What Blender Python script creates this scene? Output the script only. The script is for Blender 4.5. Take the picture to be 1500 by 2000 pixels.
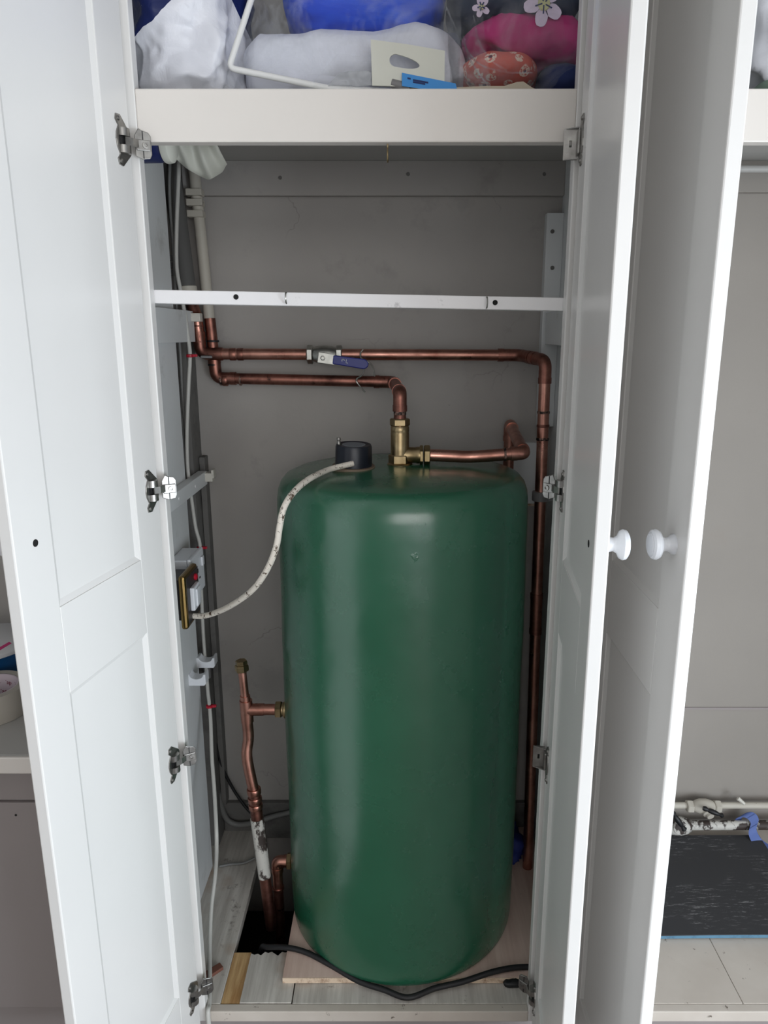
import bpy, bmesh, math, random
from mathutils import Vector, Matrix, noise as mnoise

# ------------------------------------------------------------------ scene, camera, light, exposure
for _o in list(bpy.data.objects):
    bpy.data.objects.remove(_o)
S = bpy.context.scene
C = S.collection
R = math.radians
F, U0, V0 = 1420.0, 775.0, 1000.0
PITCH = R(13.76)
CAM = Vector((0.0, -1.026, 1.15))
cd = bpy.data.cameras.new('camera')
cd.sensor_fit = 'VERTICAL'; cd.sensor_height = 36.0; cd.sensor_width = 27.0
cd.lens = F * 36.0 / 2000.0
cd.shift_x = -(U0 - 750.0) / 2000.0
cd.clip_start = 0.02
cam = bpy.data.objects.new('camera', cd); C.objects.link(cam)
cam.location = CAM; cam.rotation_euler = (math.pi / 2 - PITCH, 0, 0)
S.camera = cam

w = bpy.data.worlds.new('world'); S.world = w; w.use_nodes = True
w.node_tree.nodes['Background'].inputs[0].default_value = (0.93, 0.96, 1.0, 1)
w.node_tree.nodes['Background'].inputs[1].default_value = 1.2

def area(name, loc, target, sx, sy, power, col):
    l = bpy.data.lights.new(name, 'AREA'); l.shape = 'RECTANGLE'
    l.size = sx; l.size_y = sy; l.energy = power; l.color = col
    o = bpy.data.objects.new(name, l); C.objects.link(o)
    o.location = loc
    d = Vector(target) - Vector(loc)
    o.rotation_euler = d.to_track_quat('-Z', 'Y').to_euler()
    return o
# daylight entering by the low window in the side wall of the room, right of the camera (window_1 below)
area('room_area_light', (1.50, -1.75, 0.51), (0.0, -1.58, 0.44), 2.14, 0.84, 48, (0.82, 0.91, 1.0))
# soft frontal fill lamp, added with an unseen high window opposite (added_window below)
area('room_area_light', (0.45, -2.96, 1.42), (0.40, 0.0, 1.25), 1.90, 1.24, 11, (1.0, 0.955, 0.91))

vs = S.view_settings
S.display_settings.display_device = 'sRGB'
vs.view_transform = 'Standard'; vs.look = 'None'; vs.gamma = 1.0
vs.use_curve_mapping = False
vs.exposure = 0.42

# ------------------------------------------------------------------ measuring helpers (pixel of the photo -> point in the room)
_fw = Vector((0, math.cos(PITCH), -math.sin(PITCH))); _up = Vector((0, math.sin(PITCH), math.cos(PITCH)))
def ray(u, v):
    return _fw + Vector(((u - U0) / F, 0, 0)) + _up * ((V0 - v) / F)
def at(u, v, y):
    d = ray(u, v); return CAM + d * ((y - CAM.y) / d.y)
def atz(u, v, z):
    d = ray(u, v); return CAM + d * ((z - CAM.z) / d.z)
def atx(u, v, x):
    d = ray(u, v); return CAM + d * ((x - CAM.x) / d.x)

# ------------------------------------------------------------------ materials
def srgb(r, g, b):
    def f(c):
        c /= 255.0
        return c / 12.92 if c <= 0.04045 else ((c + 0.055) / 1.055) ** 2.4
    return (f(r), f(g), f(b), 1)

class NT:
    def __init__(s, m):
        s.t = m.node_tree; s.n = s.t.nodes; s.bs = s.n['Principled BSDF']
        s.tc = s.n.new('ShaderNodeTexCoord').outputs['Object']
    def link(s, a, b): s.t.links.new(a, b)
    def noise(s, scale, detail=4, rough=.55, stretch=None, dist=0):
        x = s.n.new('ShaderNodeTexNoise'); x.inputs['Scale'].default_value = scale
        x.inputs['Detail'].default_value = detail; x.inputs['Roughness'].default_value = rough
        x.inputs['Distortion'].default_value = dist
        v = s.tc
        if stretch:
            mp = s.n.new('ShaderNodeMapping'); mp.inputs['Scale'].default_value = stretch
            s.link(v, mp.inputs['Vector']); v = mp.outputs[0]
        s.link(v, x.inputs['Vector'])
        return x.outputs['Fac']
    def ramp(s, fac, p0, p1, c0=(0, 0, 0, 1), c1=(1, 1, 1, 1)):
        r = s.n.new('ShaderNodeValToRGB'); e = r.color_ramp.elements
        e[0].position = p0; e[0].color = c0; e[1].position = p1; e[1].color = c1
        s.link(fac, r.inputs[0]); return r.outputs[0]
    def mix(s, fac, a, b):
        m = s.n.new('ShaderNodeMix'); m.data_type = 'RGBA'
        if hasattr(fac, 'links'): s.link(fac, m.inputs[0])
        else: m.inputs[0].default_value = fac
        for k, i in ((a, 6), (b, 7)):
            if hasattr(k, 'links'): s.link(k, m.inputs[i])
            else: m.inputs[i].default_value = k
        return m.outputs[2]
    def math(s, op, a, b=None, c=None):
        m = s.n.new('ShaderNodeMath'); m.operation = op
        for i, k in enumerate((a, b, c)):
            if k is None: continue
            if hasattr(k, 'links'): s.link(k, m.inputs[i])
            else: m.inputs[i].default_value = k
        return m.outputs[0]
    def bump(s, h, strength=.3, dist=.002, prev=None):
        b = s.n.new('ShaderNodeBump'); b.inputs['Strength'].default_value = strength
        b.inputs['Distance'].default_value = dist
        s.link(h, b.inputs['Height'])
        if prev: s.link(prev, b.inputs['Normal'])
        s.link(b.outputs[0], s.bs.inputs['Normal']); return b.outputs[0]
    def xyz(s):
        x = s.n.new('ShaderNodeSeparateXYZ'); s.link(s.tc, x.inputs[0]); return x.outputs
    def color(s, c): s.link(c, s.bs.inputs['Base Color'])

def M(name, col, rough=.5, metal=0.0, spec=.5):
    m = bpy.data.materials.new(name); m.use_nodes = True
    b = m.node_tree.nodes['Principled BSDF']
    b.inputs['Base Color'].default_value = col; b.inputs['Roughness'].default_value = rough
    b.inputs['Metallic'].default_value = metal; b.inputs['Specular IOR Level'].default_value = spec
    return m, NT(m)

def paint(name, c, rough=.4, dirt=None, dirt_p=(.62, .8), dirt_scale=14, bump=.12, var=.05):
    m, t = M(name, c, rough)
    lo = tuple(x * (1 - var) for x in c[:3]) + (1,); hi = tuple(min(1, x * (1 + var)) for x in c[:3]) + (1,)
    col = t.ramp(t.noise(3.0, 3), .3, .7, lo, hi)
    if dirt:
        col = t.mix(t.ramp(t.noise(dirt_scale, 8, .7), dirt_p[0], dirt_p[1]), col, dirt)
    t.color(col)
    t.bump(t.noise(90, 3), bump, .0006)
    return m

MAT = {}
WHITE = srgb(224, 222, 219)
MAT['door'] = paint('gloss_white_paint', WHITE, .27, bump=.10, var=.02)
MAT['frame'] = paint('satin_cream_paint', srgb(224, 218, 211), .38, srgb(186, 176, 168), (.70, .84), 22, var=.03)
MAT['panel'] = paint('matt_white_paint', srgb(220, 222, 222), .5, srgb(170, 168, 164), (.6, .8), 7)
MAT['bar'] = paint('brushed_white_paint', srgb(232, 230, 230), .5, srgb(150, 148, 148), (.62, .75), 30, .4)

m, t = M('plaster_grey_paint', srgb(170, 165, 160), .75)
base = t.ramp(t.noise(2.2, 5), .3, .7, srgb(158, 154, 150), srgb(174, 169, 164))
spots = t.ramp(t.noise(60, 6, .65), .70, .74)
smudge = t.ramp(t.noise(9, 6, .7), .58, .80)
vz = t.n.new('ShaderNodeTexVoronoi'); vz.feature = 'DISTANCE_TO_EDGE'; vz.inputs['Scale'].default_value = 2.1
nz = t.n.new('ShaderNodeTexNoise'); nz.inputs['Scale'].default_value = 7; nz.inputs['Detail'].default_value = 6
t.link(t.tc, nz.inputs['Vector'])
ad = t.n.new('ShaderNodeVectorMath'); ad.operation = 'MULTIPLY_ADD'
t.link(nz.outputs['Color'], ad.inputs[0]); ad.inputs[1].default_value = (.22, .22, .22); t.link(t.tc, ad.inputs[2])
t.link(ad.outputs[0], vz.inputs['Vector'])
crack = t.math('MULTIPLY', t.ramp(vz.outputs['Distance'], .0, .0035, (1, 1, 1, 1), (0, 0, 0, 1)), t.ramp(t.noise(3.1, 2), .52, .6))
col = t.mix(t.math('MULTIPLY', smudge, .45), base, srgb(120, 116, 113))
col = t.mix(t.math('MULTIPLY', spots, .55), col, srgb(70, 66, 62))
col = t.mix(t.math('MULTIPLY', crack, .4), col, srgb(90, 85, 80))
t.color(col); t.bump(t.noise(25, 6, .6), .35, .002)
MAT['plaster'] = m
MAT['plaster_light'] = paint('plaster_pale_paint', srgb(150, 144, 137), .75, srgb(150, 142, 134), (.6, .8), 12, .3)
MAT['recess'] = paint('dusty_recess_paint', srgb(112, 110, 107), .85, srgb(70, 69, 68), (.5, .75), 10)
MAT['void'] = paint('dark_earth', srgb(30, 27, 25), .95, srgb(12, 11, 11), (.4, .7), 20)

m, t = M('worn_floorboard_paint', srgb(168, 163, 155), .7)
gr = t.noise(8, 6, .65, (9, .6, 9))
col = t.ramp(gr, .3, .72, srgb(172, 166, 158), srgb(216, 211, 203))
col = t.mix(t.ramp(t.noise(26, 8, .7), .60, .72), col, srgb(96, 86, 76))
col = t.mix(t.ramp(t.noise(5, 4), .58, .7), col, srgb(160, 130, 104))
t.color(col); t.bump(gr, .4, .002)
MAT['boards'] = m
m, t = M('scuffed_sill_paint', srgb(208, 202, 194), .55)
col = t.mix(t.ramp(t.noise(38, 8, .7), .635, .68), t.ramp(t.noise(6, 4), .3, .7, srgb(188, 178, 167), srgb(206, 198, 188)), srgb(112, 102, 92))
t.color(col); t.bump(t.noise(50, 4), .2, .001)
MAT['sill'] = m
m, t = M('bare_pine', srgb(196, 158, 108), .7)
col = t.ramp(t.noise(14, 5, .6, (10, .8, 10)), .3, .7, srgb(168, 126, 78), srgb(214, 180, 130))
t.color(col); t.bump(t.noise(14, 5, .6, (10, .8, 10)), .3, .001)
MAT['pine'] = m
m, t = M('pink_plywood', srgb(190, 162, 148), .7)
col = t.ramp(t.noise(5, 6, .6, (12, .7, 6)), .3, .7, srgb(200, 170, 156), srgb(226, 202, 188))
col = t.mix(t.ramp(t.noise(40, 6), .68, .75), col, srgb(130, 100, 86))
t.color(col)
MAT['ply'] = m
MAT['ply_edge'] = paint('ply_edge_veneer', srgb(216, 194, 170), .7, srgb(140, 105, 80), (.5, .7), 60)

m, t = M('green_foam_lagging', srgb(40, 92, 70), .36, 0, 1.0)
t.bs.inputs['Coat Weight'].default_value = .25; t.bs.inputs['Coat Roughness'].default_value = .26
col = t.ramp(t.noise(4, 5), .3, .72, srgb(29, 88, 63), srgb(38, 100, 74))
col = t.mix(t.math('MULTIPLY', t.ramp(t.noise(16, 9, .75, (1, 1, .6), .8), .66, .78), .45), col, srgb(96, 140, 118))
t.color(col)
rg = t.ramp(t.noise(10, 5), .3, .7, (.23, .23, .23, 1), (.30, .30, .30, 1)); t.link(rg, t.bs.inputs['Roughness'])
b1 = t.bump(t.noise(7, 3, .5), .35, .010)
b2 = t.bump(t.ramp(t.noise(22, 6, .6, (1, 1, .5), .5), .70, .78), .45, .004, b1)
MAT['green'] = m

m, t = M('copper', srgb(196, 130, 108), .34, 1.0)
col = t.ramp(t.noise(20, 6, .65, None, .4), .34, .70, srgb(206, 154, 138), srgb(158, 108, 94))
col = t.mix(t.ramp(t.noise(60, 6, .7), .70, .78), col, srgb(60, 40, 34))
t.color(col); rg = t.ramp(t.noise(35, 4), .3, .7, (.26, .26, .26, 1), (.46, .46, .46, 1)); t.link(rg, t.bs.inputs['Roughness'])
MAT['copper'] = m
m, t = M('tarnished_copper', srgb(140, 84, 68), .42, 1.0)
col = t.ramp(t.noise(24, 6, .65), .34, .68, srgb(170, 118, 104), srgb(108, 72, 64))
col = t.mix(t.ramp(t.noise(48, 6, .7), .62, .70), col, srgb(40, 34, 32))
t.color(col)
MAT['copper_dark'] = m
m, t = M('solder_flux', srgb(70, 62, 58), .5, .6)
t.color(t.ramp(t.noise(160, 5), .42, .58, srgb(40, 34, 32), srgb(150, 120, 108)))
MAT['flux'] = m
m, t = M('brass', srgb(186, 158, 104), .36, 1.0)
t.color(t.ramp(t.noise(40, 5), .3, .7, srgb(184, 164, 128), srgb(134, 116, 84))); t.bump(t.noise(160, 3), .25, .0006)
MAT['brass'] = m
m, t = M('nickel_plate', srgb(176, 176, 170), .32, 1.0)
t.color(t.ramp(t.noise(50, 4), .3, .7, srgb(188, 188, 182), srgb(150, 150, 145)))
MAT['nickel'] = m
m, t = M('hinge_steel', srgb(170, 168, 164), .36, .95)
t.color(t.ramp(t.noise(60, 4), .3, .7, srgb(168, 166, 162), srgb(128, 126, 123)))
MAT['steel'] = m
MAT['black'] = paint('black_rubber', srgb(22, 22, 24), .5)
MAT['dark_hole'] = paint('dark_hole', srgb(18, 17, 16), .9)
MAT['cap'] = paint('navy_black_bakelite', srgb(22, 26, 38), .38)
MAT['grey_disc'] = paint('grey_card_disc', srgb(120, 124, 130), .7)
MAT['gasket'] = paint('fibre_gasket', srgb(120, 104, 88), .7)
MAT['blue_lever'] = paint('blue_vinyl_sleeve', srgb(24, 36, 128), .35)
MAT['mark'] = paint('printed_mark', srgb(206, 208, 214), .5)
m, t = M('paint_speckled_white_flex', srgb(226, 218, 206), .5)
t.color(t.mix(t.ramp(t.noise(90, 6, .75), .57, .60), srgb(226, 218, 206), srgb(84, 66, 50)))
MAT['flex'] = m
MAT['cable'] = paint('grey_white_cable_sheath', srgb(190, 188, 182), .5)
MAT['cable_grey'] = paint('grey_cable_sheath', srgb(120, 120, 118), .5)
MAT['lag'] = paint('grey_pipe_lagging', srgb(92, 91, 89), .8)
m, t = M('flaking_paint_pipe', srgb(198, 196, 190), .6)
t.color(t.mix(t.ramp(t.noise(30, 7, .7, (1, 1, .5)), .48, .53), srgb(200, 197, 190), srgb(58, 48, 44)))
MAT['flaked'] = m
m, t = M('painted_pipe', srgb(186, 180, 168), .55)
t.color(t.mix(t.ramp(t.noise(45, 7, .7), .66, .70), srgb(190, 184, 172), srgb(80, 72, 66)))
MAT['painted'] = m
MAT['plastic'] = paint('white_plastic', srgb(224, 226, 230), .3, var=.02)
MAT['plastic_old'] = paint('aged_white_plastic', srgb(206, 202, 192), .4, srgb(120, 112, 100), (.6, .75), 40)
MAT['grey_plastic'] = paint('grey_plastic', srgb(128, 126, 126), .45)
MAT['red'] = paint('red_tape', srgb(176, 20, 44), .45)
MAT['bronze'] = paint('antique_brass_plate', srgb(150, 124, 78), .32); MAT['bronze'].node_tree.nodes['Principled BSDF'].inputs['Metallic'].default_value = 1.0
MAT['dark_plate'] = paint('dark_plate', srgb(44, 40, 40), .4)
m, t = M('dark_grey_foam_mat', srgb(56, 56, 58), .85)
lines = t.ramp(t.noise(60, 8, .8, (.5, 3.5, 1)), .56, .62)
mask = t.ramp(t.noise(7, 3, .5), .47, .60)
t.color(t.mix(t.math('MULTIPLY', t.math('MULTIPLY', lines, mask), .7), srgb(56, 56, 58), srgb(160, 160, 160)))
MAT['mat'] = m
MAT['mat_blue'] = paint('blue_foam', srgb(88, 128, 152), .8, srgb(70, 104, 128), (.5, .7), 60)
MAT['blue_strap'] = paint('blue_webbing', srgb(92, 112, 170), .7)
MAT['blue_dark'] = paint('dark_blue_cloth', srgb(30, 46, 120), .7)
MAT['chip'] = paint('brown_wood_chip', srgb(112, 70, 56), .7)
MAT['room_floor'] = paint('dark_room_floor', srgb(104, 94, 88), .8)
MAT['room_wall'] = paint('grey_white_emulsion', srgb(200, 197, 194), .8)
MAT['pinkish'] = paint('taupe_paint', srgb(150, 142, 140), .6)
MAT['shelfgrey'] = paint('pale_grey_paint', srgb(178, 176, 172), .5)
MAT['tape'] = paint('beige_parcel_tape', srgb(176, 170, 160), .35)
MAT['tape_core'] = paint('pale_card_core', srgb(206, 192, 200), .7)
MAT['maroon'] = paint('maroon_print', srgb(120, 30, 56), .6)
MAT['tub_blue'] = paint('blue_tub', srgb(16, 76, 128), .4)
MAT['tub_lid'] = paint('white_lid', srgb(214, 214, 216), .5)
MAT['print_grey'] = paint('grey_print', srgb(110, 110, 114), .6)
MAT['magenta'] = paint('magenta_print', srgb(210, 40, 120), .5)

def cloth(name, c, rough=.8, var=.06, scale=30, bump=.3):
    return paint(name, c, rough, None, bump=bump, var=var)
m, t = M('white_poly_bag', srgb(232, 233, 240), .38)
t.bump(t.noise(24, 5, .6, None, .6), .35, .004)
MAT['white_bag'] = m
m, t = M('printed_poly_bag', srgb(232, 233, 240), .38)
X = t.xyz()
wob = t.math('MULTIPLY', t.noise(14, 3), .03)
e1 = t.math('SUBTRACT', X[2], t.math('MULTIPLY_ADD', X[0], .60, .086)); e1 = t.math('SUBTRACT', e1, wob)
e2 = t.math('SUBTRACT', X[2], t.math('MULTIPLY_ADD', X[0], -2.2, .275))
msk = t.math('MAXIMUM', t.math('GREATER_THAN', e1, 0.0), t.math('GREATER_THAN', e2, 0.0))
t.color(t.mix(msk, srgb(232, 233, 240), srgb(26, 38, 90)))
t.bump(t.noise(24, 5, .6, None, .6), .5, .005)
MAT['print_bag'] = m
m, t = M('navy_poly_bag', srgb(28, 40, 92), .38); t.bump(t.noise(24, 5, .6, None, .6), .3, .004)
MAT['navy_bag'] = m
m, t = M('white_bedding', srgb(226, 228, 238), .85); t.bump(t.noise(40, 5, .6), .4, .003)
MAT['bedding'] = m
m, t = M('royal_blue_fabric', srgb(40, 90, 210), .6); t.bump(t.noise(20, 5, .6, (1, 1, 4)), .4, .004)
t.color(t.ramp(t.noise(6, 4, .5, (1, 1, 5)), .3, .7, srgb(16, 64, 206), srgb(44, 104, 240)))
MAT['royal'] = m
MAT['navy_cloth'] = cloth('navy_fabric', srgb(28, 44, 92))
MAT['pink_cloth'] = cloth('magenta_jersey', srgb(186, 44, 116))
# coral cloth with daisies
m, t = M('coral_daisy_fabric', srgb(214, 104, 88), .8)
vz = t.n.new('ShaderNodeTexVoronoi'); vz.inputs['Scale'].default_value = 44; t.link(t.tc, vz.inputs['Vector'])
d = vz.outputs['Distance']
ring = t.math('MULTIPLY', t.ramp(d, .36, .39, (1, 1, 1, 1), (0, 0, 0, 1)), t.ramp(t.noise(260, 3), .42, .50))
ctr = t.ramp(d, .12, .15, (1, 1, 1, 1), (0, 0, 0, 1))
col = t.mix(ring, srgb(214, 104, 88), srgb(238, 214, 196)); col = t.mix(ctr, col, srgb(110, 70, 80))
t.color(col); t.bump(t.noise(60, 4), .2, .002)
MAT['coral'] = m
MAT['teal_cloth'] = cloth('dark_teal_fabric', srgb(50, 64, 84))
MAT['petal'] = cloth('pale_lilac_print', srgb(222, 206, 226))
MAT['petal_mid'] = cloth('pale_yellow_print', srgb(206, 204, 150))
MAT['ink'] = cloth('dark_blue_print', srgb(40, 52, 100))
MAT['cream_plastic'] = paint('cream_poly_handle', srgb(222, 222, 210), .45)
MAT['label_blue'] = paint('sky_blue_label', srgb(66, 148, 220), .4)
MAT['piping'] = paint('white_vinyl_piping', srgb(240, 240, 238), .4, var=.01)
MAT['kraft'] = paint('beige_cloth_hem', srgb(196, 184, 164), .8)
MAT['leaf_green'] = cloth('dusty_green_fabric', srgb(120, 140, 126))

def clear_film(name, col, alpha, rough=.15):
    m, t = M(name, col, rough, 0, .6)
    t.bs.inputs['Alpha'].default_value = alpha
    t.bump(t.noise(14, 6, .65, None, 1.2), .9, .01)
    a = t.ramp(t.noise(11, 7, .7, None, 1.5), .44, .70, (alpha * .35,) * 3 + (1,), (min(1, alpha * 2.6),) * 3 + (1,))
    t.link(a, t.bs.inputs['Alpha'])
    return m
MAT['film'] = clear_film('clear_vinyl_film', srgb(226, 230, 238), .055)
MAT['film2'] = clear_film('clear_polythene_film', srgb(214, 218, 228), .09, .12)
m, t = M('frosted_vinyl', srgb(206, 208, 212), .35); t.bs.inputs['Alpha'].default_value = .42
MAT['frost'] = m

# ------------------------------------------------------------------ mesh helpers
def tag(o, label=None, cat=None, group=None, kind=None):
    if label: o['label'] = label
    if cat: o['category'] = cat
    if group: o['group'] = group
    if kind: o['kind'] = kind
    return o

def thing(name, loc, label=None, cat=None, group=None, kind=None):
    o = bpy.data.objects.new(name, None); C.objects.link(o); o.location = loc
    o.empty_display_size = .02
    return tag(o, label, cat, group, kind)

def wloc(o):
    v = Vector((0, 0, 0))
    while o is not None:
        v += o.location; o = o.parent
    return v

class MB:
    """collects vertices and faces in world coordinates; build() links ONE mesh object"""
    def __init__(s): s.v = []; s.f = []; s.mi = []
    def add(s, vs, fs, mi=0):
        n = len(s.v); s.v += [Vector(p) for p in vs]
        s.f += [tuple(i + n for i in f) for f in fs]; s.mi += [mi] * len(fs); return s
    def box(s, x0, x1, y0, y1, z0, z1, mi=0):
        vs = [(x0, y0, z0), (x1, y0, z0), (x1, y1, z0), (x0, y1, z0), (x0, y0, z1), (x1, y0, z1), (x1, y1, z1), (x0, y1, z1)]
        return s.add(vs, [(3, 2, 1, 0), (4, 5, 6, 7), (0, 1, 5, 4), (1, 2, 6, 5), (2, 3, 7, 6), (3, 0, 4, 7)], mi)
    def hexa(s, vs, mi=0):
        return s.add(vs, [(3, 2, 1, 0), (4, 5, 6, 7), (0, 1, 5, 4), (1, 2, 6, 5), (2, 3, 7, 6), (3, 0, 4, 7)], mi)
    def prism(s, pts, a, b, mi=0):
        """closed polygon pts (3D) swept by vector from a*n to b*n where a,b are Vectors"""
        n = len(pts); P = [Vector(p) for p in pts]
        vs = [p + a for p in P] + [p + b for p in P]
        fs = [tuple(range(n - 1, -1, -1)), tuple(range(n, 2 * n))]
        fs += [(i, (i + 1) % n, n + (i + 1) % n, n + i) for i in range(n)]
        return s.add(vs, fs, mi)
    def lathe(s, prof, base, axis=(0, 0, 1), seg=32, mi=0, cap=True):
        ax = Vector(axis).normalized(); q = Vector((0, 0, 1)).rotation_difference(ax); base = Vector(base)
        vs = []; fs = []
        for r, h in prof:
            for k in range(seg):
                a = 2 * math.pi * k / seg
                vs.append(base + q @ Vector((r * math.cos(a), r * math.sin(a), h)))
        for i in range(len(prof) - 1):
            for k in range(seg):
                a = i * seg + k; b = i * seg + (k + 1) % seg
                fs.append((a, b, b + seg, a + seg))
        if cap:
            fs.append(tuple(range(seg - 1, -1, -1)))
            n = (len(prof) - 1) * seg; fs.append(tuple(range(n, n + seg)))
        return s.add(vs, fs, mi)
    def tube(s, pts, r, seg=12, mi=0, cap=True):
        P = [Vector(p) for p in pts]; n = len(P)
        rr = r if isinstance(r, (list, tuple)) else [r] * n
        T = []
        for i in range(n):
            d = P[min(i + 1, n - 1)] - P[max(i - 1, 0)]
            T.append(d.normalized())
        ref = Vector((0, 0, 1)) if abs(T[0].z) < .9 else Vector((1, 0, 0))
        N = (ref - T[0] * ref.dot(T[0])).normalized()
        vs = []; fs = []
        for i in range(n):
            if i: N = (N - T[i] * N.dot(T[i])).normalized()
            B = T[i].cross(N)
            for k in range(seg):
                a = 2 * math.pi * k / seg
                vs.append(P[i] + (N * math.cos(a) + B * math.sin(a)) * rr[i])
        for i in range(n - 1):
            for k in range(seg):
                a = i * seg + k; b = i * seg + (k + 1) % seg
                fs.append((a, b, b + seg, a + seg))
        if cap:
            fs.append(tuple(range(seg - 1, -1, -1))); fs.append(tuple(range((n - 1) * seg, n * seg)))
        return s.add(vs, fs, mi)
    def build(s, name, mats, parent=None, smooth=False, bevel=0, local=False, angle=40):
        me = bpy.data.meshes.new(name)
        o = bpy.data.objects.new(name, me); C.objects.link(o)
        off = Vector((0, 0, 0))
        if parent is not None:
            o.parent = parent
            if not local: off = wloc(parent)
        elif not local and s.v:
            xs = [p.x for p in s.v]; ys = [p.y for p in s.v]; zs = [p.z for p in s.v]
            off = Vector(((min(xs) + max(xs)) / 2, (min(ys) + max(ys)) / 2, min(zs)))
            o.location = off
        me.from_pydata([tuple(p - off) for p in s.v], [], s.f)
        if not isinstance(mats, (list, tuple)): mats = [mats]
        for k in mats: me.materials.append(MAT[k])
        for p, i in zip(me.polygons, s.mi): p.material_index = i
        bm = bmesh.new(); bm.from_mesh(me)
        bmesh.ops.recalc_face_normals(bm, faces=bm.faces)
        if smooth:
            for f in bm.faces: f.smooth = True
            for e in bm.edges:
                if len(e.link_faces) == 2 and e.calc_face_angle(0) > R(angle): e.smooth = False
        bm.to_mesh(me); bm.free()
        if bevel:
            bv = o.modifiers.new('bevel', 'BEVEL'); bv.width = bevel; bv.segments = 2; bv.limit_method = 'ANGLE'; bv.angle_limit = R(40)
        return o

def fillet(pts, r, n=7):
    P = [Vector(p) for p in pts]; out = [P[0]]
    for i in range(1, len(P) - 1):
        a = (P[i - 1] - P[i]).normalized(); b = (P[i + 1] - P[i]).normalized()
        ang = a.angle(b)
        if ang > R(176): out.append(P[i]); continue
        d = min(r / math.tan(ang / 2), .48 * (P[i - 1] - P[i]).length, .48 * (P[i + 1] - P[i]).length)
        p0 = P[i] + a * d; p1 = P[i] + b * d
        for k in range(n + 1):
            t_ = k / n
            out.append(p0 * (1 - t_) ** 2 + P[i] * 2 * t_ * (1 - t_) + p1 * t_ ** 2)
    out.append(P[-1]); return out

def spline(pts, n=8):
    P = [Vector(p) for p in pts]; P = [P[0] * 2 - P[1]] + P + [P[-1] * 2 - P[-2]]
    out = []
    for i in range(1, len(P) - 2):
        a, b, c, d = P[i - 1], P[i], P[i + 1], P[i + 2]
        for k in range(n):
            t_ = k / n
            out.append(.5 * ((2 * b) + (c - a) * t_ + (2 * a - 5 * b + 4 * c - d) * t_ ** 2 + (3 * b - a - 3 * c + d) * t_ ** 3))
    out.append(P[-2]); return out

def pipe_run(parent, pts, r, mat, elbow_mat=None, fr=.022, name='pipe', collars=True):
    """straight lengths of pipe as parts, every corner an elbow fitting of its own"""
    P = [Vector(p) for p in pts]; em = elbow_mat or mat; cut = [0.0] * len(P)
    for i in range(1, len(P) - 1):
        L0 = (P[i - 1] - P[i]).length; L1 = (P[i + 1] - P[i]).length
        cut[i] = min(fr * 1.5, .45 * L0, .45 * L1)
    for i in range(len(P) - 1):
        d = (P[i + 1] - P[i]).normalized()
        a = P[i] + d * max(0, cut[i] - .003); b = P[i + 1] - d * max(0, cut[i + 1] - .003)
        MB().tube([a, b], r, 18).build(name, mat, parent, True)
    for i in range(1, len(P) - 1):
        a = P[i] + (P[i - 1] - P[i]).normalized() * cut[i]; b = P[i] + (P[i + 1] - P[i]).normalized() * cut[i]
        path = fillet([a, P[i], b], cut[i] * .8, 8)
        mb = MB().tube(path, r + .0011, 18)
        if collars:
            da = (a - P[i]).normalized(); db = (b - P[i]).normalized()
            mb.tube([a - da * .001, a + da * .010], r + .0019, 18); mb.tube([b - db * .001, b + db * .010], r + .0019, 18)
        mb.build('elbow', em, parent, True)

def collar(parent, p, d, r, L, mat, name='collar'):
    d = Vector(d).normalized(); p = Vector(p)
    return MB().lathe([(r * .96, -L / 2), (r, -L / 2 + .001), (r, L / 2 - .001), (r * .96, L / 2)], p, d, 20).build(name, mat, parent, True)

def nut(parent, p, d, r, L, mat, name='nut'):
    d = Vector(d).normalized(); p = Vector(p)
    return MB().lathe([(r * .90, -L / 2), (r, -L * .36), (r, L * .36), (r * .90, L / 2)], p, d, 6).build(name, mat, parent)

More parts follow.
